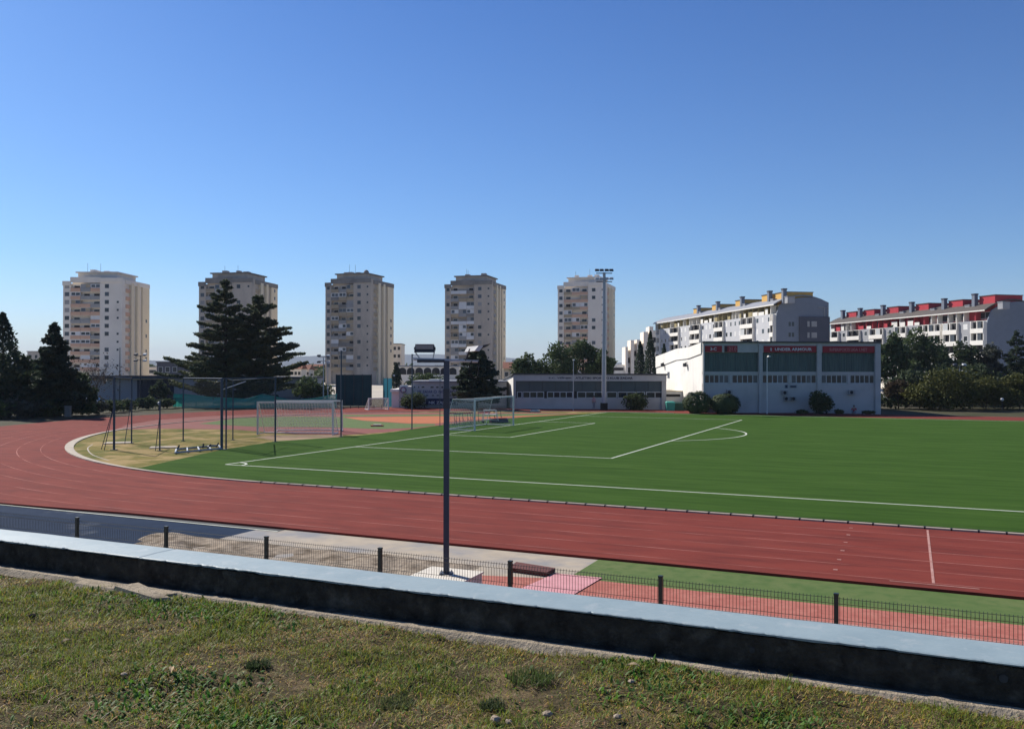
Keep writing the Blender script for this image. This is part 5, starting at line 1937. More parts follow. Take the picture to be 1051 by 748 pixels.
broad_tree('round_tree', 'small rounded dark green tree before the grey building on the left', 'tree', 164, 128, px2(22, 128), zof(390, 128), zof(412, 128), 'darkleaf', None, 2000, .2, 8, 55)
cypress('cypress_tree', 'dark cypress between the brownish tower and the club house emblem', 407, 150, px2(11, 150), zof(372, 150), 'spruce', 'cypresses', 56, 1800)
broad_tree('dark_tree', 'dark tree behind the club house left of the floodlight pole', 'tree', 437, 150, px2(44, 150), zof(383, 150), zof(398, 150), 'pine', 'trees behind the low buildings', 3000, .2, 9, 57)
bush('round_bush', 'dark round bush before the white club house tower', 425, 107.5, px2(33, 107), 2.2, 'bushleaf', None, 58, 2600, .13)
# pines behind the low building
G = 'pines behind the low club building'
for X, d, wd, yt, sd_, lb in ((541, 132, 36, 362, 61, 'leftmost and lowest pine behind the low club building'), (571, 134, 46, 350, 62, 'broad pine second from the left behind the low building'),
                              (598, 136, 40, 346, 63, 'tallest pine behind the low club building'), (617, 133, 26, 357, 64, 'narrow pine behind the tall stadium mast')):
    broad_tree('pine_tree', lb, 'tree', X, d, px2(wd, d), zof(yt, d), zof(396, d), 'pine', G, 5200, .22, 13, sd_, hole=.33)
G = 'cypresses'
cypress('cypress_tree', 'second tallest cypress, between the stepped building and the tallest one', 657, 152, px2(13, 152), zof(350, 152), 'spruce', G, 65)
cypress('cypress_tree', 'tallest cypress, left of the bright side wall of the white hall', 667.5, 148, px2(13, 148), zof(339, 148), 'spruce', G, 66)
cypress('cypress_tree', 'small cypress top showing over the roof of the white hall side wall', 681.5, 160, px2(9, 160), zof(352, 160), 'spruce', G, 67, 1500)
# bushes before the hall
bush('clipped_bush', 'left of two clipped dark bushes at the corner of the white hall', 715.5, 96.6, px2(30, 96.6), px2(23, 96.6), 'bushleaf', 'clipped bushes before the white hall', 71, 3200, .12, ball=True)
bush('clipped_bush', 'right of two clipped dark bushes at the corner of the white hall', 744, 96.2, px2(31, 96), px2(21, 96), 'bushleaf', 'clipped bushes before the white hall', 72, 3200, .12, ball=True)
bush('leafy_bush', 'upright leafy bush before the middle bay of the white hall', 841, 96.4, px2(27, 96), px2(26, 96), 'bushleaf', None, 73, 2600, .13)
bush('leafy_bush', 'rounded bush before the right end of the low club building', 650, 104.5, px2(30, 104), px2(19, 104), 'bushleaf', None, 74, 2600, .13)
G = 'low clipped hedges along the hall'
for i, (X, wd, h, lb) in enumerate(((823, 16, .55, 'low dark hedge left of the upright bush at the white hall'), (861, 10, .6, 'short low hedge right of the upright bush'), (892, 16, .5, 'low hedge at the right end of the white hall'))):
    bush('low_hedge', lb, X, 96.6, px2(wd, 96.6), h, 'bushleaf', G, 80 + i, 700, .1, cat='hedge')
# right hand trees
G = 'dark trees right of the white hall'
for X, d, wd, yt, yl, mt, sd_, lb, n_ in (
        (917, 128, 34, 338, 400, 'pine', 91, 'dark pine right behind the corner of the white hall', 5200), (943, 136, 44, 334, 395, 'pine', 92, 'tallest dark pine before the red topped block', 6000),
        (966, 140, 30, 352, 400, 'pine', 93, 'pine right of the tallest one, with a thin top', 3600), (988, 131, 38, 348, 400, 'darkleaf', 94, 'dark rounded tree before the near end of the red topped block', 5000),
        (1016, 130, 36, 351, 400, 'greyleaf', 95, 'greyish tree before the grey end wall at the right', 4200), (961, 124, 52, 372, 412, 'darkleaf', 96, 'low dark tree behind the rounded olive one', 5000),
        (1004, 124, 50, 374, 412, 'darkleaf', 97, 'low dark tree between the olive trees', 5000), (930, 122, 44, 378, 414, 'darkleaf', 98, 'low dark tree beside the corner of the white hall', 4500),
        (1062, 126, 44, 360, 410, 'darkleaf', 99, 'dark tree cut by the right edge of the picture', 4500)):
    broad_tree('pine_tree' if mt == 'pine' else 'dark_tree', lb, 'tree', X, d, px2(wd, d), zof(yt, d), zof(yl, d), mt, G, n_, .24, 12, sd_, hole=.32)
conifer('spruce_tree', 'dark pointed conifer at the right edge before the grey end wall', 'tree', 1044, 127, zof(337, 127), px2(21, 127), zof(408, 127), 'spruce', G, 26, 100, droop=-.14, leaf=.2, dens=2.0, power=.7)
G = 'rounded olive green trees beside the track'
broad_tree('olive_tree', 'widest rounded olive green tree right of the white hall', 'tree', 973, 109, px2(66, 109), zof(378, 109), zof(416, 109), 'olivleaf', G, 9000, .17, 16, 101, hole=.26)
broad_tree('olive_tree', 'olive green tree in the middle of the three rounded ones', 'tree', 1012, 111, px2(44, 111), zof(383, 111), zof(417, 111), 'olivleaf', G, 6000, .17, 13, 102, hole=.28)
broad_tree('olive_tree', 'olive green tree cut by the right edge of the picture', 'tree', 1046, 110, px2(46, 110), zof(381, 110), zof(417, 110), 'olivleaf', G, 6000, .17, 13, 103, hole=.28)
broad_tree('brown_tree', 'small brownish tree beside the corner of the white hall', 'tree', 922, 112, px2(30, 112), zof(388, 112), zof(410, 112), 'brownleaf', None, 2600, .15, 9, 104, hole=.34)
G = 'dark bushes under the right trees'
for i, X in enumerate((914, 931, 948, 966, 986, 1008, 1030, 1052)):
    lbs = ['dark bush beside the right corner of the white hall', 'dark bush below the brownish tree', 'dark bush left of the widest olive tree trunk', 'dark bush under the left part of the widest olive tree',
           'dark bush under the right part of the widest olive tree', 'dark bush under the middle olive tree', 'dark bush behind the globe lamp at the right', 'dark bush at the right edge under the olive tree']
    bush('dark_bush', lbs[i], X, 113 + (i % 3), 5.0, 2.1 + .4 * (i % 2), 'darkleaf', G, 110 + i, 1200, .16)

# far wood and town between the blocks, hills behind
r = np.random.default_rng(77)
P = []
for i in range(420):
    X = r.uniform(-160, 1220)
    d = r.uniform(330, 520)
    p = foot(X, d)
    h = r.uniform(4.0, 7.5)
    k = 70
    q = r.normal(size=(k, 3))
    q /= np.linalg.norm(q, axis=1)[:, None]
    q = q * np.array([r.uniform(3, 6), 3.5, h * .5]) * r.uniform(.7, 1.1, (k, 1)) + np.array([p.x, p.y, h * .5])
    P.append(q)
o = leaf_mesh('distant_wood', np.concatenate(P), 1.1, 'pine', None, 0, .7, 9)
tag(o, kind='stuff')
mb = MB()
for (d0, top, sd_) in ((7000, 13.5, 5), (8200, 15.0, 6)):
    n_ = 160
    Xs = np.linspace(-900, 2000, n_)
    prof = top * (.55 + .9 * (fbm(Xs * .004 + 3, Xs * 0, 1.0, sd_, 4) - .2))
    if sd_ == 6:
        prof = np.interp(Xs, [-900, 0, 150, 180, 240, 300, 360, 440, 520, 560, 640, 760, 2000], [5, 8, 10, 10, 12, 14.6, 15.5, 17, 14, 11, 7, 5, 4]) + (fbm(Xs * .03 + 3, Xs * 0, 1.0, 9, 3) - .5) * 2
    rows = []
    for j, (fz, dd) in enumerate(((0, -500), (.35, -300), (.75, -120), (1, 0), (.6, 350))):
        row = []
        for i in range(n_):
            hgt = prof[i] * d0 / FPX * fz
            p = foot(Xs[i], d0 + dd + (60 * math.sin(i * 1.7 + j) if 0 < j < 3 else 0))
            row.append((p.x, p.y, -3 + hgt))
        rows.append(row)
    i0 = len(mb.v)
    for row in rows:
        mb.v += row
    kk = mb.mi('hill')
    for j in range(4):
        for i in range(n_ - 1):
            a = i0 + j * n_ + i
            mb.f.append((a, a + 1, a + n_ + 1, a + n_))
            mb.m.append(kk)
struct('hills', mb, smooth=True)

# ------------------------------------------------------------------ football goals
def goal(name, label, group, loc, rz, width, height, depth, mt, net='netwhite', stays=True, thick=.055, slope=.35, backbar=True):
    """goal with its mouth in the local xz plane, net reaching back along +y"""
    t = thing(name, label, 'goal', loc, rz, group)
    w_ = width / 2
    for s_ in (-1, 1):
        mb = MB()
        mb.box(s_ * w_ - thick, s_ * w_ + thick, -thick, thick, 0, height, mt)
        mb.build('post', t)
    mb = MB()
    mb.box(-w_ - thick, w_ + thick, -thick - .002, thick + .002, height, height + 2 * thick, mt)
    mb.build('crossbar', t)
    for s_ in (-1, 1):
        mb = MB()
        mb.tube((s_ * w_, thick, height + thick), (s_ * w_, depth * slope, height - .02), .028, mt)
        mb.tube((s_ * w_, depth * slope, height - .02), (s_ * w_, depth, .06), .028, mt)
        mb.tube((s_ * w_, depth, .04), (s_ * w_, thick, .04), .035, mt)
        mb.build('side_frame', t)
    mb = MB()
    mb.tube((-w_, depth, .04), (w_, depth, .04), .04, mt)
    mb.build('ground_bar', t)
    mb = MB()
    k_ = 12
    for i in range(k_):
        xa, xb = -w_ + width * i / k_, -w_ + width * (i + 1) / k_
        sg = lambda q: -.28 * math.sin(PI * q) if slope > .2 else -.05
        za, zb_ = height + sg(i / k_), height + sg((i + 1) / k_)
        mb.face([(xa, .06, height), (xb, .06, height), (xb, depth * slope, zb_), (xa, depth * slope, za)], net)
        mb.face([(xa, depth * slope, za), (xb, depth * slope, zb_), (xb, depth, .08), (xa, depth, .08)], net)
    for s_ in (-1, 1):
        mb.face([(s_ * w_, .06, .05), (s_ * w_, depth, .05), (s_ * w_, depth * slope, height - .02), (s_ * w_, .06, height)], net)
    mb.build('net', t)
    mb = MB()                              # heavier cords of the net
    for i in range(0, 25, 1):
        xx = -w_ + width * i / 24
        zz = height - .28 * math.sin(PI * i / 24) if slope > .2 else height - .05
        mb.tube((xx, .06, height), (xx, depth * slope, zz), .006, net if False else 'whitemetal', n=3, cap=False)
        mb.tube((xx, depth * slope, zz), (xx, depth, .08), .006, 'whitemetal', n=3, cap=False)
    for j in range(1, 10):
        u_ = j / 10
        pts = []
        for i in range(13):
            zz = height - (.28 * math.sin(PI * i / 12) if slope > .2 else .05)
            a_ = Vector((-w_ + width * i / 12, depth * slope, zz))
            b_ = Vector((-w_ + width * i / 12, depth, .08))
            pts.append(a_.lerp(b_, u_))
        for i in range(12):
            mb.tube(pts[i], pts[i + 1], .005, 'whitemetal', n=3, cap=False)
    mb.build('net_cords', t)
    return t


gp0, gp1 = gnd(487, 441.7), gnd(527.4, 437.3)
gc = (gp0 + gp1) / 2
goal('football_goal', 'white full size goal on the goal line with a sagging net behind it', 'football goals', (gc.x, gc.y, .012), PI / 2, 7.32, 2.44, 2.6, 'whitemetal', slope=.75)
# two training goals pushed together on the bare patch left of the pitch
gA, gB = gnd(263, 446), gnd(343, 446.5)
d_ = (gB - gA)
goal('football_goal', 'nearer of two grey training goals standing together left of the pitch', 'football goals', ((gA.x + gB.x) / 2, (gA.y + gB.y) / 2, .01), math.atan2(d_.y, d_.x), (gB - gA).length - .2, 2.3, 1.5, 'whitemetal', slope=.15, stays=False)
gA, gB = gnd(281, 443.5), gnd(352, 443)
d_ = (gB - gA)
goal('football_goal', 'farther of two grey training goals standing together left of the pitch', 'football goals', ((gA.x + gB.x) / 2, (gA.y + gB.y) / 2, .01), math.atan2(d_.y, d_.x), (gB - gA).length - .2, 2.3, 1.5, 'whitemetal', slope=.15)
gA = gnd(388.5, 420.5)
goal('small_goal', 'small white goal on the far side of the track before the dark green screen', None, (gA.x, gA.y, 0), VIEW + .45, 2.4, 1.3, 1.6, 'whitemetal', slope=.1)

# ------------------------------------------------------------------ throwing cage: posts, top rails, netting
cg = thing('throwing_cage', 'tall blue grey throwing cage of posts, leaning braces and thin netting on the dry grass', 'cage', (*gnd(188, 456).xy, 0), 0)
O = Vector(cg.location)
cps = [(117, 461.5, 388, .07), (135, 455, 389, .045), (164, 462.5, 411, .045), (188, 452.5, 388.5, .045), (227.5, 461.5, 389, .085), (232, 461, 389, .05), (239, 451.5, 391, .04), (282.5, 453.5, 388, .06)]
tops = {}
for X, Y, Yt, r_ in cps:
    p = gnd(X, Y)
    dd = (p - CAM).dot(FWD)
    h = zof(Yt, dd)
    mb = MB()
    q = p - O
    mb.tube((q.x, q.y, 0), (q.x, q.y, h), r_, 'cagepaint', n=8)
    mb.box(q.x - r_ * 2.2, q.x + r_ * 2.2, q.y - r_ * 2.2, q.y + r_ * 2.2, 0, .03, 'cagepaint')
    mb.build('post', cg)
    tops[X] = Vector((q.x, q.y, h))
for Xa, Ya, Xt in ((104, 461, 117), (107, 462, 117), (128, 455.5, 135), (159.5, 462.5, 164)):
    p = gnd(Xa, Ya) - O
    tp = tops[Xt]
    k_ = .62 if Xt == 117 else .72
    mb = MB()
    mb.tube((p.x, p.y, 0), (tp.x, tp.y, tp.z * k_), .024, 'cagepaint')
    mb.build('brace', cg)
for a_, b_ in ((117, 135), (135, 188), (188, 232), (227.5, 282.5), (239, 282.5), (232, 239), (117, 164)):
    mb = MB()
    pa, pb_ = tops[a_].copy(), tops[b_].copy()
    if b_ == 164:
        pa.z = pb_.z = 3.0
        continue
    mb.tube(pa, pb_, .035, 'cagepaint')
    mb.build('top_rail', cg)
    mb = MB()
    mb.face([(pa.x, pa.y, .1), (pb_.x, pb_.y, .1), tuple(pb_), tuple(pa)], 'netgrey')
    mb.build('netting', cg)
mb = MB()
pa = tops[227.5]
p2 = at(252, 391.5, 57.5) - O
mb.tube((pa.x, pa.y, 3.55), tuple(p2), .03, 'galv')
mb.build('stay', cg)
for X, Y, Yt in ((350, 448.2, 360), (422.8, 440.5, 363.5), (451.5, 437.2, 384)):
    p = gnd(X, Y)
    dd = (p - CAM).dot(FWD)
    mb = MB()
    h = zof(Yt, dd)
    mb.tube((0, 0, 0), (0, 0, h), .05 if X != 451.5 else .03, 'cagepaint', n=8)
    mb.box(-.11, .11, -.11, .11, 0, .03, 'cagepaint')
    mb.tube((0, 0, h - .12), (.14, .02, h - .05), .018, 'cagepaint')
    lb = {350: 'tall thin dark post behind the training goals at the turf edge', 422.8: 'tall thin dark post at the turf edge left of the floodlight pole', 451.5: 'thinnest dark post at the turf edge close to the floodlight pole'}[X]
    tag(mb.build('net_post', loc=(p.x, p.y, 0)), lb, 'post', 'ball net posts along the turf edge')
# the frame lying on the grass, and the pale throwing pads
pq = [gnd(*q) for q in ((180, 466), (228, 461.5), (224, 458.5), (181, 462.5))]
c = sum(pq, Vector()) / 4
fr = thing('lying_frame', 'galvanised metal frame lying on the grass edge below the cage', 'frame', (c.x, c.y, 0))
mb = MB()
for i in range(4):
    a_, b_ = pq[i] - c, pq[(i + 1) % 4] - c
    mb.tube((a_.x, a_.y, .08), (b_.x, b_.y, .08), .06, 'galv')
for u_ in (.25, .5, .75):
    a_, b_ = (pq[0] - c).lerp(pq[1] - c, u_), (pq[3] - c).lerp(pq[2] - c, u_)
    mb.tube((a_.x, a_.y, .10), (b_.x, b_.y, .10), .05, 'galv')
mb.build('base_frame', fr)
for X, Y in ((182, 462), (208, 460.5), (213, 461), (222, 459.5)):
    p = gnd(X, Y) - c
    mb = MB()
    mb.tube((p.x, p.y, .05), (p.x + random.uniform(-.2, .2), p.y + .1, .3), .05, 'darkmetal')
    mb.build('stub', fr)
for px4, lb in ((((106, 455.8), (137, 455.0), (134, 453.6), (109, 454.2)), 'flat pale concrete pad inside the left part of the throwing cage'), (((153, 460.4), (182, 459.6), (181, 458.2), (155, 458.8)), 'flat pale concrete pad near the lying metal frame')):
    P = [gnd(*q) for q in px4]
    c = sum(P, Vector()) / 4
    mb = MB()
    mb.prism([(p.x - c.x, p.y - c.y) for p in P], 0, .05, 'kerb')
    tag(mb.build('throwing_pad', loc=(c.x, c.y, 0)), lb, 'pad', 'throwing pads in the dry grass')

# hurdles and a white trolley behind the goal
def hurdle(loc, rz, label, mt, h=1.0):
    t = thing('hurdle', label, 'hurdle', loc, rz, 'hurdles stored behind the goal')
    for s_ in (-1, 1):
        mb = MB()
        mb.tube((s_ * .55, 0, 0), (s_ * .55, .06, h), .022, 'darkmetal')
        mb.tube((s_ * .55, -.35, .03), (s_ * .55, .35, .03), .025, 'darkmetal')
        mb.tube((s_ * .55, -.3, .04), (s_ * .55, .03, h * .55), .016, mt)
        mb.build('leg', t)
    mb = MB()
    mb.box(-.6, .6, .03, .06, h - .09, h + .02, mt)
    mb.build('bar', t)
    return t


for X, Y, rz, mt, lb in ((462, 435.5, .3, 'redcloth', 'red hurdle leftmost of those behind the goal, beside the floodlight pole'), (471, 436, .9, 'darkmetal', 'dark hurdle second from the left behind the goal'),
                         (477.5, 435.5, .5, 'redcloth', 'red hurdle in the middle of those behind the goal'), (483, 435, 1.2, 'darkmetal', 'dark hurdle right behind the near goal post'),
                         (497, 434.2, .4, 'redcloth', 'red hurdle behind the net of the goal'), (511, 432.6, 1.0, 'darkmetal', 'dark hurdle rightmost of those behind the goal')):
    p = gnd(X, Y)
    hurdle((p.x, p.y, .01), VIEW + rz, lb, mt)
p = gnd(503, 434)
t = thing('trolley', 'white metal trolley standing behind the goal net', 'trolley', (p.x, p.y, .01), VIEW + .2)
mb = MB()
for sx in (-.7, .7):
    for sy in (-.3, .3):
        mb.tube((sx, sy, .18), (sx * .75, sy, 1.15), .03, 'whitemetal')
for z_ in (.3, .75, 1.15):
    for sy in (-.3, .3):
        mb.tube((-.7 + .15 * z_, sy, z_), (.7 - .15 * z_, sy, z_), .03, 'whitemetal')
mb.box(-.55, .55, -.3, .3, .72, .77, 'whitemetal')
mb.build('frame', t)
for sx in (-.65, .65):
    for sy in (-.3, .3):
        mb = MB()
        mb.tube((sx, sy - .03, .1), (sx, sy + .03, .1), .1, 'rubber', n=10)
        mb.build('wheel', t)
p = gnd(512, 433.5)
mb = MB()
mb.hexa([(-.9, -.5, 0), (.9, -.5, 0), (.9, .5, 0), (-.9, .5, 0), (-.8, -.4, .35), (.8, -.4, .35), (.8, .4, .35), (-.8, .4, .35)], 'darkmetal')
mb.tube((-.7, -.42, .35), (.7, -.42, .4), .04, 'redcloth')
tag(mb.build('dark_crate', loc=(p.x, p.y, .01), rz=VIEW), 'low dark crate with a red edge beside the trolley', 'crate')
p = gnd(549, 422.3)
mb = MB()
mb.box(-.55, .55, -.4, .4, 0, .14, 'paleconc')
mb.box(-.35, .35, -.25, .25, .14, .2, 'paleconc')
tag(mb.build('white_block', loc=(p.x, p.y, .005), rz=VIEW), 'low white block lying on the orange strip right of the goal', 'block')
p = gnd(387, 437.5)
mb = MB()
mb.box(-.5, .5, -.3, .3, 0, .1, 'runway')
mb.box(-.3, .35, -.2, .2, .1, .16, 'paleconc')
tag(mb.build('pale_mat', loc=(p.x, p.y, .01), rz=VIEW), 'small pale mat lying on the practice lawn behind the training goals', 'mat')

# ------------------------------------------------------------------ masts and lamps
def mast(name, label, X, d, Yt, r0, mt, kind, group=None):
    p = foot(X, d)
    h = zof(Yt, d)
    t = thing(name, label, 'light mast', (p.x, p.y, -.05), VIEW, group)
    mb = MB()
    mb.tube((0, 0, 0), (0, 0, h), r0, mt, r0 * .6, 8)
    mb.build('pole', t)
    if kind == 'stadium':
        mb = MB()
        for z_ in (h - .1, h - 1.1):
            mb.tube((-.95, 0, z_), (.95, 0, z_), .06, 'darkmetal')
        mb.build('cross_arms', t)
        for z_ in (h + .15, h - .85):
            for x_ in (-.85, -.3, .3, .85):
                mb = MB()
                mb.hexa([(x_ - .25, -.22, z_ - .05), (x_ + .25, -.22, z_ - .05), (x_ + .25, .2, z_ + .12), (x_ - .25, .2, z_ + .12), (x_ - .22, -.2, z_ + .2), (x_ + .22, -.2, z_ + .2), (x_ + .22, .2, z_ + .3), (x_ - .22, .2, z_ + .3)], 'darkmetal' if z_ > h else 'galv')
                mb.build('floodlight', t)
        mb = MB()
        mb.box(-.4, .4, -.4, .4, 0, .9, 'rubber')
        mb.build('base_wrap', t)
    elif kind == 'double':
        mb = MB()
        for z_ in (h - .05, h - .6):
            mb.tube((-.7, 0, z_), (.7, 0, z_), .04, 'darkmetal')
        mb.build('cross_arms', t)
        for z_ in (h + .1, h - .75):
            for x_ in (-.62, .62):
                mb = MB()
                mb.hexa([(x_ - .25, -.2, z_ - .1), (x_ + .25, -.2, z_ - .1), (x_ + .25, .2, z_), (x_ - .25, .2, z_), (x_ - .2, -.2, z_ + .1), (x_ + .2, -.2, z_ + .1), (x_ + .2, .2, z_ + .2), (x_ - .2, .2, z_ + .2)], 'darkmetal' if x_ < 0 else 'galv')
                mb.build('floodlight', t)
    elif kind == 'street':
        mb = MB()
        mb.tube((0, 0, h), (0, -.5, h + .12), .04, mt)
        mb.hexa([(-.12, -.95, h + .06), (.12, -.95, h + .06), (.12, -.4, h + .06), (-.12, -.4, h + .06), (-.08, -.9, h + .2), (.08, -.9, h + .2), (.08, -.45, h + .2), (-.08, -.45, h + .2)], 'whitemetal')
        mb.build('lamp_head', t)
    elif kind == 'globe':
        mb = MB()
        mb.ball((0, 0, h + .16), .2, 'whitemetal', 10, 8)
        mb.build('globe', t)
    return t


mast('stadium_mast', 'very tall grey stadium mast with two rows of floodlights before the low club building', 620, 104.5, 279, .30, 'galv', 'stadium')
mast('light_mast', 'grey mast with four floodlights before the right side of the leftmost tower', 144, 122, 365, .09, 'darkmetal', 'double')
mast('light_mast', 'thin grey mast with floodlights before the left edge of the brownish tower', 332, 118, 366, .09, 'galv', 'double')
mast('bare_mast', 'thin plain grey pole just right of the floodlight mast by the brownish tower', 336.5, 116, 368, .07, 'galv', 'none')
mast('bare_mast', 'thin plain dark pole before the middle of the leftmost tower', 123, 118, 357, .08, 'darkmetal', 'none')
mast('street_lamp', 'thin pale lamp post before the left part of the low club building', 588.5, 104, 370, .07, 'galv', 'street')
mast('street_lamp', 'thin pale lamp post before the middle bay of the white hall', 787.3, 96.5, 366, .07, 'whitemetal', 'street')
mast('street_lamp', 'thin lamp post beside the round bush of the club house', 405, 112, 386, .05, 'darkmetal', 'street')
mast('globe_lamp', 'dark lamp post with a white globe under the olive trees at the right', 1028.5, 107, 410, .05, 'darkmetal', 'globe')
mast('globe_lamp', 'white topped low lamp left of two before the navy panels', 150, 108, 416.5, .12, 'darkmetal', 'globe')
mast('globe_lamp', 'white topped low lamp right of two before the navy panels', 163.5, 104, 415.5, .12, 'navywall', 'globe')
mast('light_mast', 'grey pole with white floodlights rising from the olive trees', 985, 118, 374, .07, 'galv', 'double')

# ------------------------------------------------------------------ screens, netting and fences behind the track
def screen(name, label, X0, X1, d, Yt, mt, nposts, cat='screen', group=None, z0=0.0, post='darkmetal'):
    p = foot(X0, d)
    w_ = (X1 - X0) * d / FPX
    h = zof(Yt, d)
    t = thing(name, label, cat, (p.x, p.y, -.05), VIEW, group)
    for i in range(nposts):
        mb = MB()
        x_ = w_ * i / (nposts - 1)
        mb.tube((x_, -.06, 0), (x_, -.06, h + .1), .04, post)
        mb.build('post', t)
    mb = MB()
    k_ = nposts * 4
    kk = mb.mi(mt)
    for i in range(k_ + 1):
        x_ = w_ * i / k_
        mb.v += [(x_, .02 * math.sin(i * 2.3), z0), (x_, .02 * math.sin(i * 1.7), h)]
    for i in range(k_):
        mb.f.append((2 * i, 2 * i + 2, 2 * i + 3, 2 * i + 1))
        mb.m.append(kk)
    mb.build('cloth', t)
    return t


screen('windbreak_screen', 'tall dark green windbreak screen before the brownish tower', 345, 381.5, 117, 384.5, 'tealdark', 5)
screen('windbreak_screen', 'narrow bright blue green screen left of the club house', 393.5, 402.5, 115, 388, 'tealblue', 3)
screen('net_fence', 'low dark netting fence beside the track below the tall green screen', 352, 392, 108, 416, 'netgrey', 6, 'fence')
screen('net_fence', 'blue netting fence under the olive trees at the right', 998, 1062, 112.5, 411, 'netgrey', 7, 'fence')
screen('net_fence', 'pale green netting panel left of the cedars', 178, 189, 113, 404.5, 'teal', 2, 'fence')
# long sagging teal net
p0 = foot(187, 107.5)
w_ = (346 - 187) * 107.5 / FPX
t = thing('sagging_net', 'long sagging teal net on posts behind the training goals and cedars', 'net', (p0.x, p0.y, -.05), VIEW)
top = [(0, zof(404.5, 107.5)), (.2, zof(408, 107.5)), (.42, zof(409.5, 107.5)), (.52, zof(404.5, 107.5)), (.7, zof(410.5, 107.5)), (.85, zof(409, 107.5)), (1, zof(404.2, 107.5))]
mb = MB()
k_ = 48
kk = mb.mi('netteal')
for i in range(k_ + 1):
    u_ = i / k_
    z_ = np.interp(u_, [a for a, b_ in top], [b_ for a, b_ in top])
    mb.v += [(u_ * w_, .05 * math.sin(i * 1.3), .1), (u_ * w_, .08 * math.sin(i * .9), z_ - .35), (u_ * w_, .12 * math.sin(i * .8), z_)]
for i in range(k_):
    for j in range(2):
        mb.f.append((3 * i + j, 3 * i + 3 + j, 3 * i + 4 + j, 3 * i + 1 + j))
        mb.m.append(kk)
mb.build('netting', t)
mb = MB()
for i in range(k_):
    u0, u1 = i / k_, (i + 1) / k_
    z0, z1 = (np.interp(q, [a for a, b_ in top], [b_ for a, b_ in top]) for q in (u0, u1))
    mb.tube((u0 * w_, .02, z0), (u1 * w_, .02, z1), .05, 'teal', n=4, cap=False)
mb.build('edge_rope', t)
for u_, h in ((0, zof(404, 107.5)), (.2, zof(406, 107.5)), (.52, zof(403.5, 107.5)), (.78, zof(408, 107.5)), (1, zof(403.5, 107.5))):
    mb = MB()
    mb.tube((u_ * w_, .1, 0), (u_ * w_, .1, h), .05, 'darkmetal')
    mb.build('post', t)
mb = MB()
mb.tube((w_, .1, zof(404, 107.5)), (w_ - 1.4, .1, zof(414, 107.5)), .03, 'frame')
mb.build('stay', t)
# low fence along the left bend and small benches
fp = [foot(-40, 83.5), foot(0, 85.5), foot(60, 91), foot(120, 101), foot(180, 111.5), foot(250, 116), foot(340, 117.5)]
sp_ = spline(fp, 6)
t = thing('track_fence', 'low dark mesh fence along the outer edge of the left bend', 'fence', (0, 0, 0))
mb = MB()
for i in range(len(sp_) - 1):
    a_, b_ = sp_[i], sp_[i + 1]
    mb.face([(a_.x, a_.y, 0), (b_.x, b_.y, 0), (b_.x, b_.y, 1.05), (a_.x, a_.y, 1.05)], 'netgrey')
    mb.tube((a_.x, a_.y, 1.06), (b_.x, b_.y, 1.06), .025, 'darkmetal', n=4)
mb.build('mesh', t)
for q in sp_[::2]:
    mb = MB()
    mb.tube((q.x, q.y, -.1), (q.x, q.y, 1.1), .035, 'darkmetal', n=5)
    mb.build('post', t)
p = foot(70, 88.5)
mb = MB()
mb.box(-.25, .25, -.2, .2, 0, 1.05, 'post2')
mb.box(-.3, .3, -.25, .25, 1.05, 1.12, 'post2')
tag(mb.build('gate_post', loc=(p.x, p.y, -.05), rz=VIEW), 'pale concrete gate post among the bushes by the left bend', 'post')

# ------------------------------------------------------------------ parked cars behind the bushes
def car(loc, rz, label, paint, group):
    t = thing('parked_car', label, 'car', loc, rz, group)
    L_, W_, = 4.2, 1.72
    prof = [(-2.1, .35), (-2.08, .72), (-1.95, .86), (-1.35, .95), (-.75, 1.42), (.75, 1.46), (1.55, .98), (2.02, .82), (2.1, .5), (2.08, .3), (-2.05, .28)]
    mb = MB()
    n_ = len(prof)
    kk = mb.mi(paint)
    for y_, sh in ((-.86, 1), (.86, 1)):
        for (x_, z_) in prof:
            mb.v.append((x_, y_ * (.84 if z_ > 1.2 else 1), z_))
    mb.f += [tuple(range(n_)), tuple(range(2 * n_ - 1, n_ - 1, -1))]
    for i in range(n_):
        j = (i + 1) % n_
        mb.f.append((j, i, n_ + i, n_ + j))
    mb.m += [kk] * (n_ + 2)
    mb.build('body', t)
    for s_ in (-1, 1):
        mb = MB()
        y0, y1 = s_ * .868, s_ * .735
        mb.face([(-1.2, y0, .99), (1.4, y0, .99), (.7, y1, 1.38), (-.7, y1, 1.36)][::s_], 'pane')
        mb.build('side_window', t)
    mb = MB()
    mb.face([(1.56, -.74, .985), (1.56, .74, .985), (.78, .68, 1.45), (.78, -.68, 1.45)], 'pane')
    for v_ in range(len(mb.v)):
        mb.v[v_] = (mb.v[v_][0] + .015, mb.v[v_][1], mb.v[v_][2] + .008)
    mb.build('windscreen', t)
    for x_ in (-1.3, 1.3):
        for s_ in (-1, 1):
            mb = MB()
            mb.tube((x_, s_ * .68, .31), (x_, s_ * .88, .31), .31, 'rubber', n=14)
            mb.tube((x_, s_ * .875, .31), (x_, s_ * .89, .31), .18, 'galv', n=10)
            mb.build('wheel', t)
    for s_ in (-1, 1):
        mb = MB()
        mb.box(2.05, 2.11, s_ * .62 - .16, s_ * .62 + .16, .6, .74, 'lampface')
        mb.build('headlight', t)
    return t


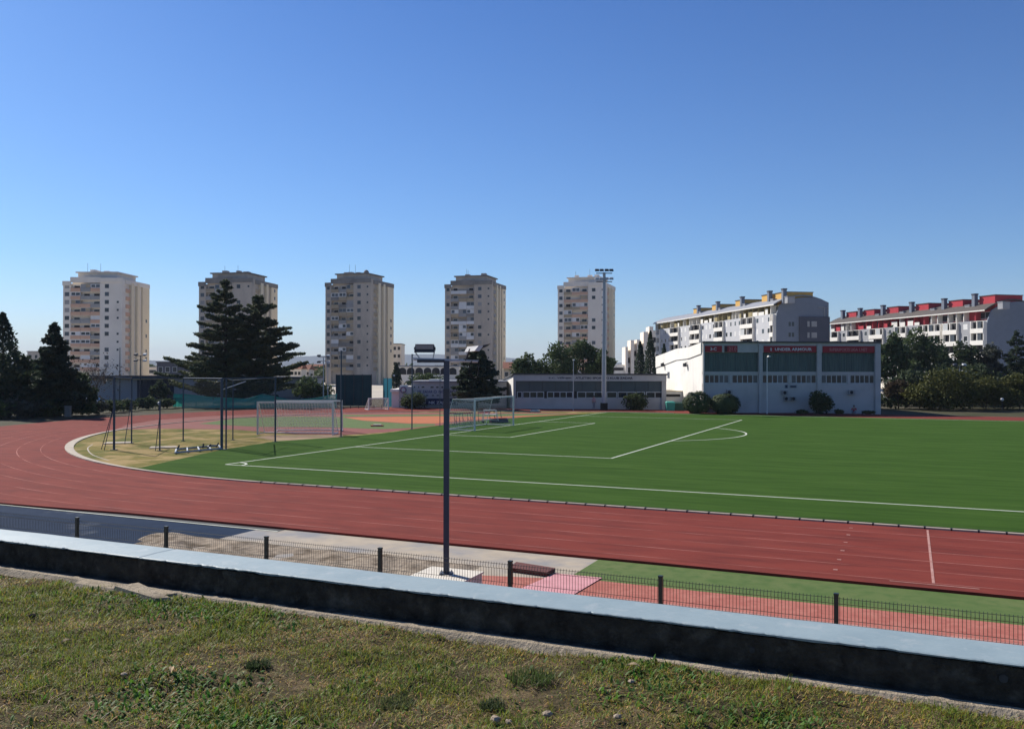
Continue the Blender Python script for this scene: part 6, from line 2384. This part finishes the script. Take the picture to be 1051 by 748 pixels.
G = 'parked cars behind the bushes'
for X, d, rz, pt_, lb in ((44, 98, .1, 'carwhite', 'white parked car half hidden left of the spruce foot'), (72, 103, .05, 'carwhite', 'white parked car just right of the spruce foot'),
                          (92, 107, 0, 'carwhite', 'white parked car below the nearly bare tree'), (921, 140, .1, 'carwhite', 'white parked car behind the small brownish tree'),
                          (934, 142, .1, 'cargrey', 'silver parked car behind the dark bushes right of the white hall')):
    p = foot(X, d)
    car((p.x, p.y, -.16), VIEW + rz, lb, pt_, G)
# teal bins beside the club building
p = foot(684.5, 103)
mb = MB()
mb.hexa([(0, 0, 0), (.9, 0, 0), (.9, .9, 0), (0, .9, 0), (-.06, -.06, 1.0), (.96, -.06, 1.0), (.96, .96, 1.0), (-.06, .96, 1.0)], 'greenbin')
mb.hexa([(-.1, -.1, 1.0), (1.0, -.1, 1.0), (1.0, 1.0, 1.0), (-.1, 1.0, 1.0), (.05, .1, 1.12), (.85, .1, 1.12), (.85, .9, 1.15), (.05, .9, 1.15)], 'greenbin')
tag(mb.build('waste_bin', loc=(p.x, p.y, -.05), rz=VIEW), 'bright teal waste bin at the right end of the low club building', 'bin')
p = foot(690, 103.5)
mb = MB()
mb.hexa([(0, 0, 0), (1.7, 0, 0), (1.7, .9, 0), (0, .9, 0), (-.04, -.05, .9), (1.75, -.05, .9), (1.75, .95, .9), (-.04, .95, .9)], 'greendark')
mb.hexa([(-.08, -.08, .9), (1.8, -.08, .9), (1.8, 1.0, .9), (-.08, 1.0, .9), (.05, .05, 1.0), (1.65, .05, 1.0), (1.65, .9, 1.1), (.05, .9, 1.1)], 'greendark')
tag(mb.build('waste_container', loc=(p.x, p.y, -.05), rz=VIEW), 'wide dark green waste container between the two buildings', 'bin')

# ------------------------------------------------------------------ two distant people
def person(loc, rz, label, joints, rad, clothes, hair_z, scale=1.0):
    """one continuous skinned body, with hair and clothing as children"""
    verts, edges, rads = [], [], []
    index = {}
    for k_, v in joints.items():
        index[k_] = len(verts)
        verts.append(tuple(c_ * scale for c_ in v))
        rads.append(rad[k_] * scale)
    chain = [('pelvis', 'belly'), ('belly', 'chest'), ('chest', 'neck'), ('neck', 'chin'), ('chin', 'head'), ('head', 'crown')]
    for s_ in 'lr':
        chain += [('pelvis', 'hip' + s_), ('hip' + s_, 'knee' + s_), ('knee' + s_, 'ankle' + s_), ('ankle' + s_, 'toe' + s_), ('chest', 'sho' + s_), ('sho' + s_, 'elb' + s_), ('elb' + s_, 'wri' + s_), ('wri' + s_, 'hand' + s_)]
    edges = [(index[a_], index[b_]) for a_, b_ in chain]

    def skin(name, keys, grow, mt, parent, lo=None):
        vs_ = [verts[index[q]] for q in keys]
        es_ = [(keys.index(a_), keys.index(b_)) for a_, b_ in chain if a_ in keys and b_ in keys]
        me = bpy.data.meshes.new(name)
        me.from_pydata(vs_, es_, [])
        ob = bpy.data.objects.new(name, me)
        COL.objects.link(ob)
        md = ob.modifiers.new('skin', 'SKIN')
        if not me.skin_vertices:
            bpy.context.view_layer.objects.active = ob
            ob.select_set(True)
            bpy.ops.mesh.customdata_skin_add()
            ob.select_set(False)
        for i, q in enumerate(keys):
            r_ = rads[index[q]] * grow
            me.skin_vertices[0].data[i].radius = (r_, r_)
        me.skin_vertices[0].data[0].use_root = True
        sb = ob.modifiers.new('sub', 'SUBSURF')
        sb.levels = sb.render_levels = 1
        bpy.context.view_layer.update()
        m2 = bpy.data.meshes.new_from_object(ob.evaluated_get(bpy.context.evaluated_depsgraph_get()))
        COL.objects.unlink(ob)
        bpy.data.objects.remove(ob)
        m2.materials.clear()
        m2.materials.append(MT[mt])
        return link(name, m2, parent)
    t = skin('person', list(joints.keys()), 1.0, 'skin', None)
    t.location = loc
    t.rotation_euler = (0, 0, rz)
    tag(t, label, 'person')
    skin('top', ['chest', 'belly', 'shol', 'shor', 'elbl', 'elbr', 'pelvis'], 1.16, clothes[0], t)
    skin('trousers', ['pelvis', 'hipl', 'hipr', 'kneel', 'kneer', 'anklel', 'ankler'], 1.15, clothes[1], t)
    mb = MB()
    h = Vector(joints['crown']) * scale
    mb.ball((h.x, h.y + .015, h.z - .055), .105, 'hair', 10, 7, .95)
    mb.build('hair', t)
    return t


std = dict(pelvis=(0, 0, .95), belly=(0, 0, 1.12), chest=(0, .01, 1.34), neck=(0, 0, 1.48), chin=(0, -.02, 1.55), head=(0, -.01, 1.64), crown=(0, 0, 1.71),
           hipl=(-.09, 0, .88), kneel=(-.11, -.06, .5), anklel=(-.12, .05, .09), toel=(-.13, -.1, .05), hipr=(.09, 0, .88), kneer=(.11, .02, .5), ankler=(.12, .12, .1), toer=(.13, -.02, .05),
           shol=(-.18, 0, 1.40), elbl=(-.24, .03, 1.12), wril=(-.25, -.07, .9), handl=(-.25, -.1, .8), shor=(.18, 0, 1.40), elbr=(.24, .04, 1.12), wrir=(.25, -.08, .92), handr=(.25, -.12, .82))
rad = dict(pelvis=.13, belly=.125, chest=.135, neck=.055, chin=.07, head=.09, crown=.06, hipl=.085, hipr=.085, kneel=.058, kneer=.058, anklel=.04, ankler=.04, toel=.035, toer=.035,
           shol=.062, shor=.062, elbl=.042, elbr=.042, wril=.03, wrir=.03, handl=.035, handr=.035)
p = foot(609.5, 105)
person((p.x, p.y, 0), VIEW + .5, 'person in a pink top standing by the track before the low club building', std, rad, ('pinkcloth', 'greycloth'), 1.7, .98)
sit = dict(std)
sit.update(pelvis=(0, .05, .16), belly=(0, .06, .34), chest=(0, .0, .56), neck=(0, -.04, .70), chin=(0, -.07, .77), head=(0, -.06, .86), crown=(0, -.05, .93), hipl=(-.1, 0, .15), kneel=(-.16, -.36, .42), anklel=(-.15, -.6, .08), toel=(-.16, -.76, .05),
           hipr=(.1, 0, .15), kneer=(.16, -.38, .40), ankler=(.15, -.62, .08), toer=(.16, -.78, .05), shol=(-.19, 0, .62), elbl=(-.27, -.12, .40), wril=(-.2, -.3, .44), handl=(-.16, -.36, .48), shor=(.19, 0, .62), elbr=(.27, -.12, .40), wrir=(.2, -.3, .44), handr=(.16, -.36, .46))
p = foot(876.5, 96.3)
person((p.x, p.y, 0), VIEW - .5, 'person in a red top sitting on the ground before the white hall', sit, rad, ('redcloth', 'greycloth'), .9, 1.0)

# ------------------------------------------------------------------ the air
mb = MB()
mb.box(-9300, 9300, -9300, 9300, -1.2, 260, 'drain')
hm = bpy.data.materials.new('haze')
t_ = nt(hm)
t_.nodes.remove(t_.nodes['Principled BSDF'])
pv = t_.nodes.new('ShaderNodeVolumePrincipled')
pv.inputs['Color'].default_value = (0.80, 0.88, 1.0, 1)
pv.inputs['Density'].default_value = 0.00009
pv.inputs['Anisotropy'].default_value = 0.0
t_.links.new(pv.outputs[0], t_.nodes['Material Output'].inputs['Volume'])
mb.mats = [hm]
tag(mb.build('haze'), kind='stuff')
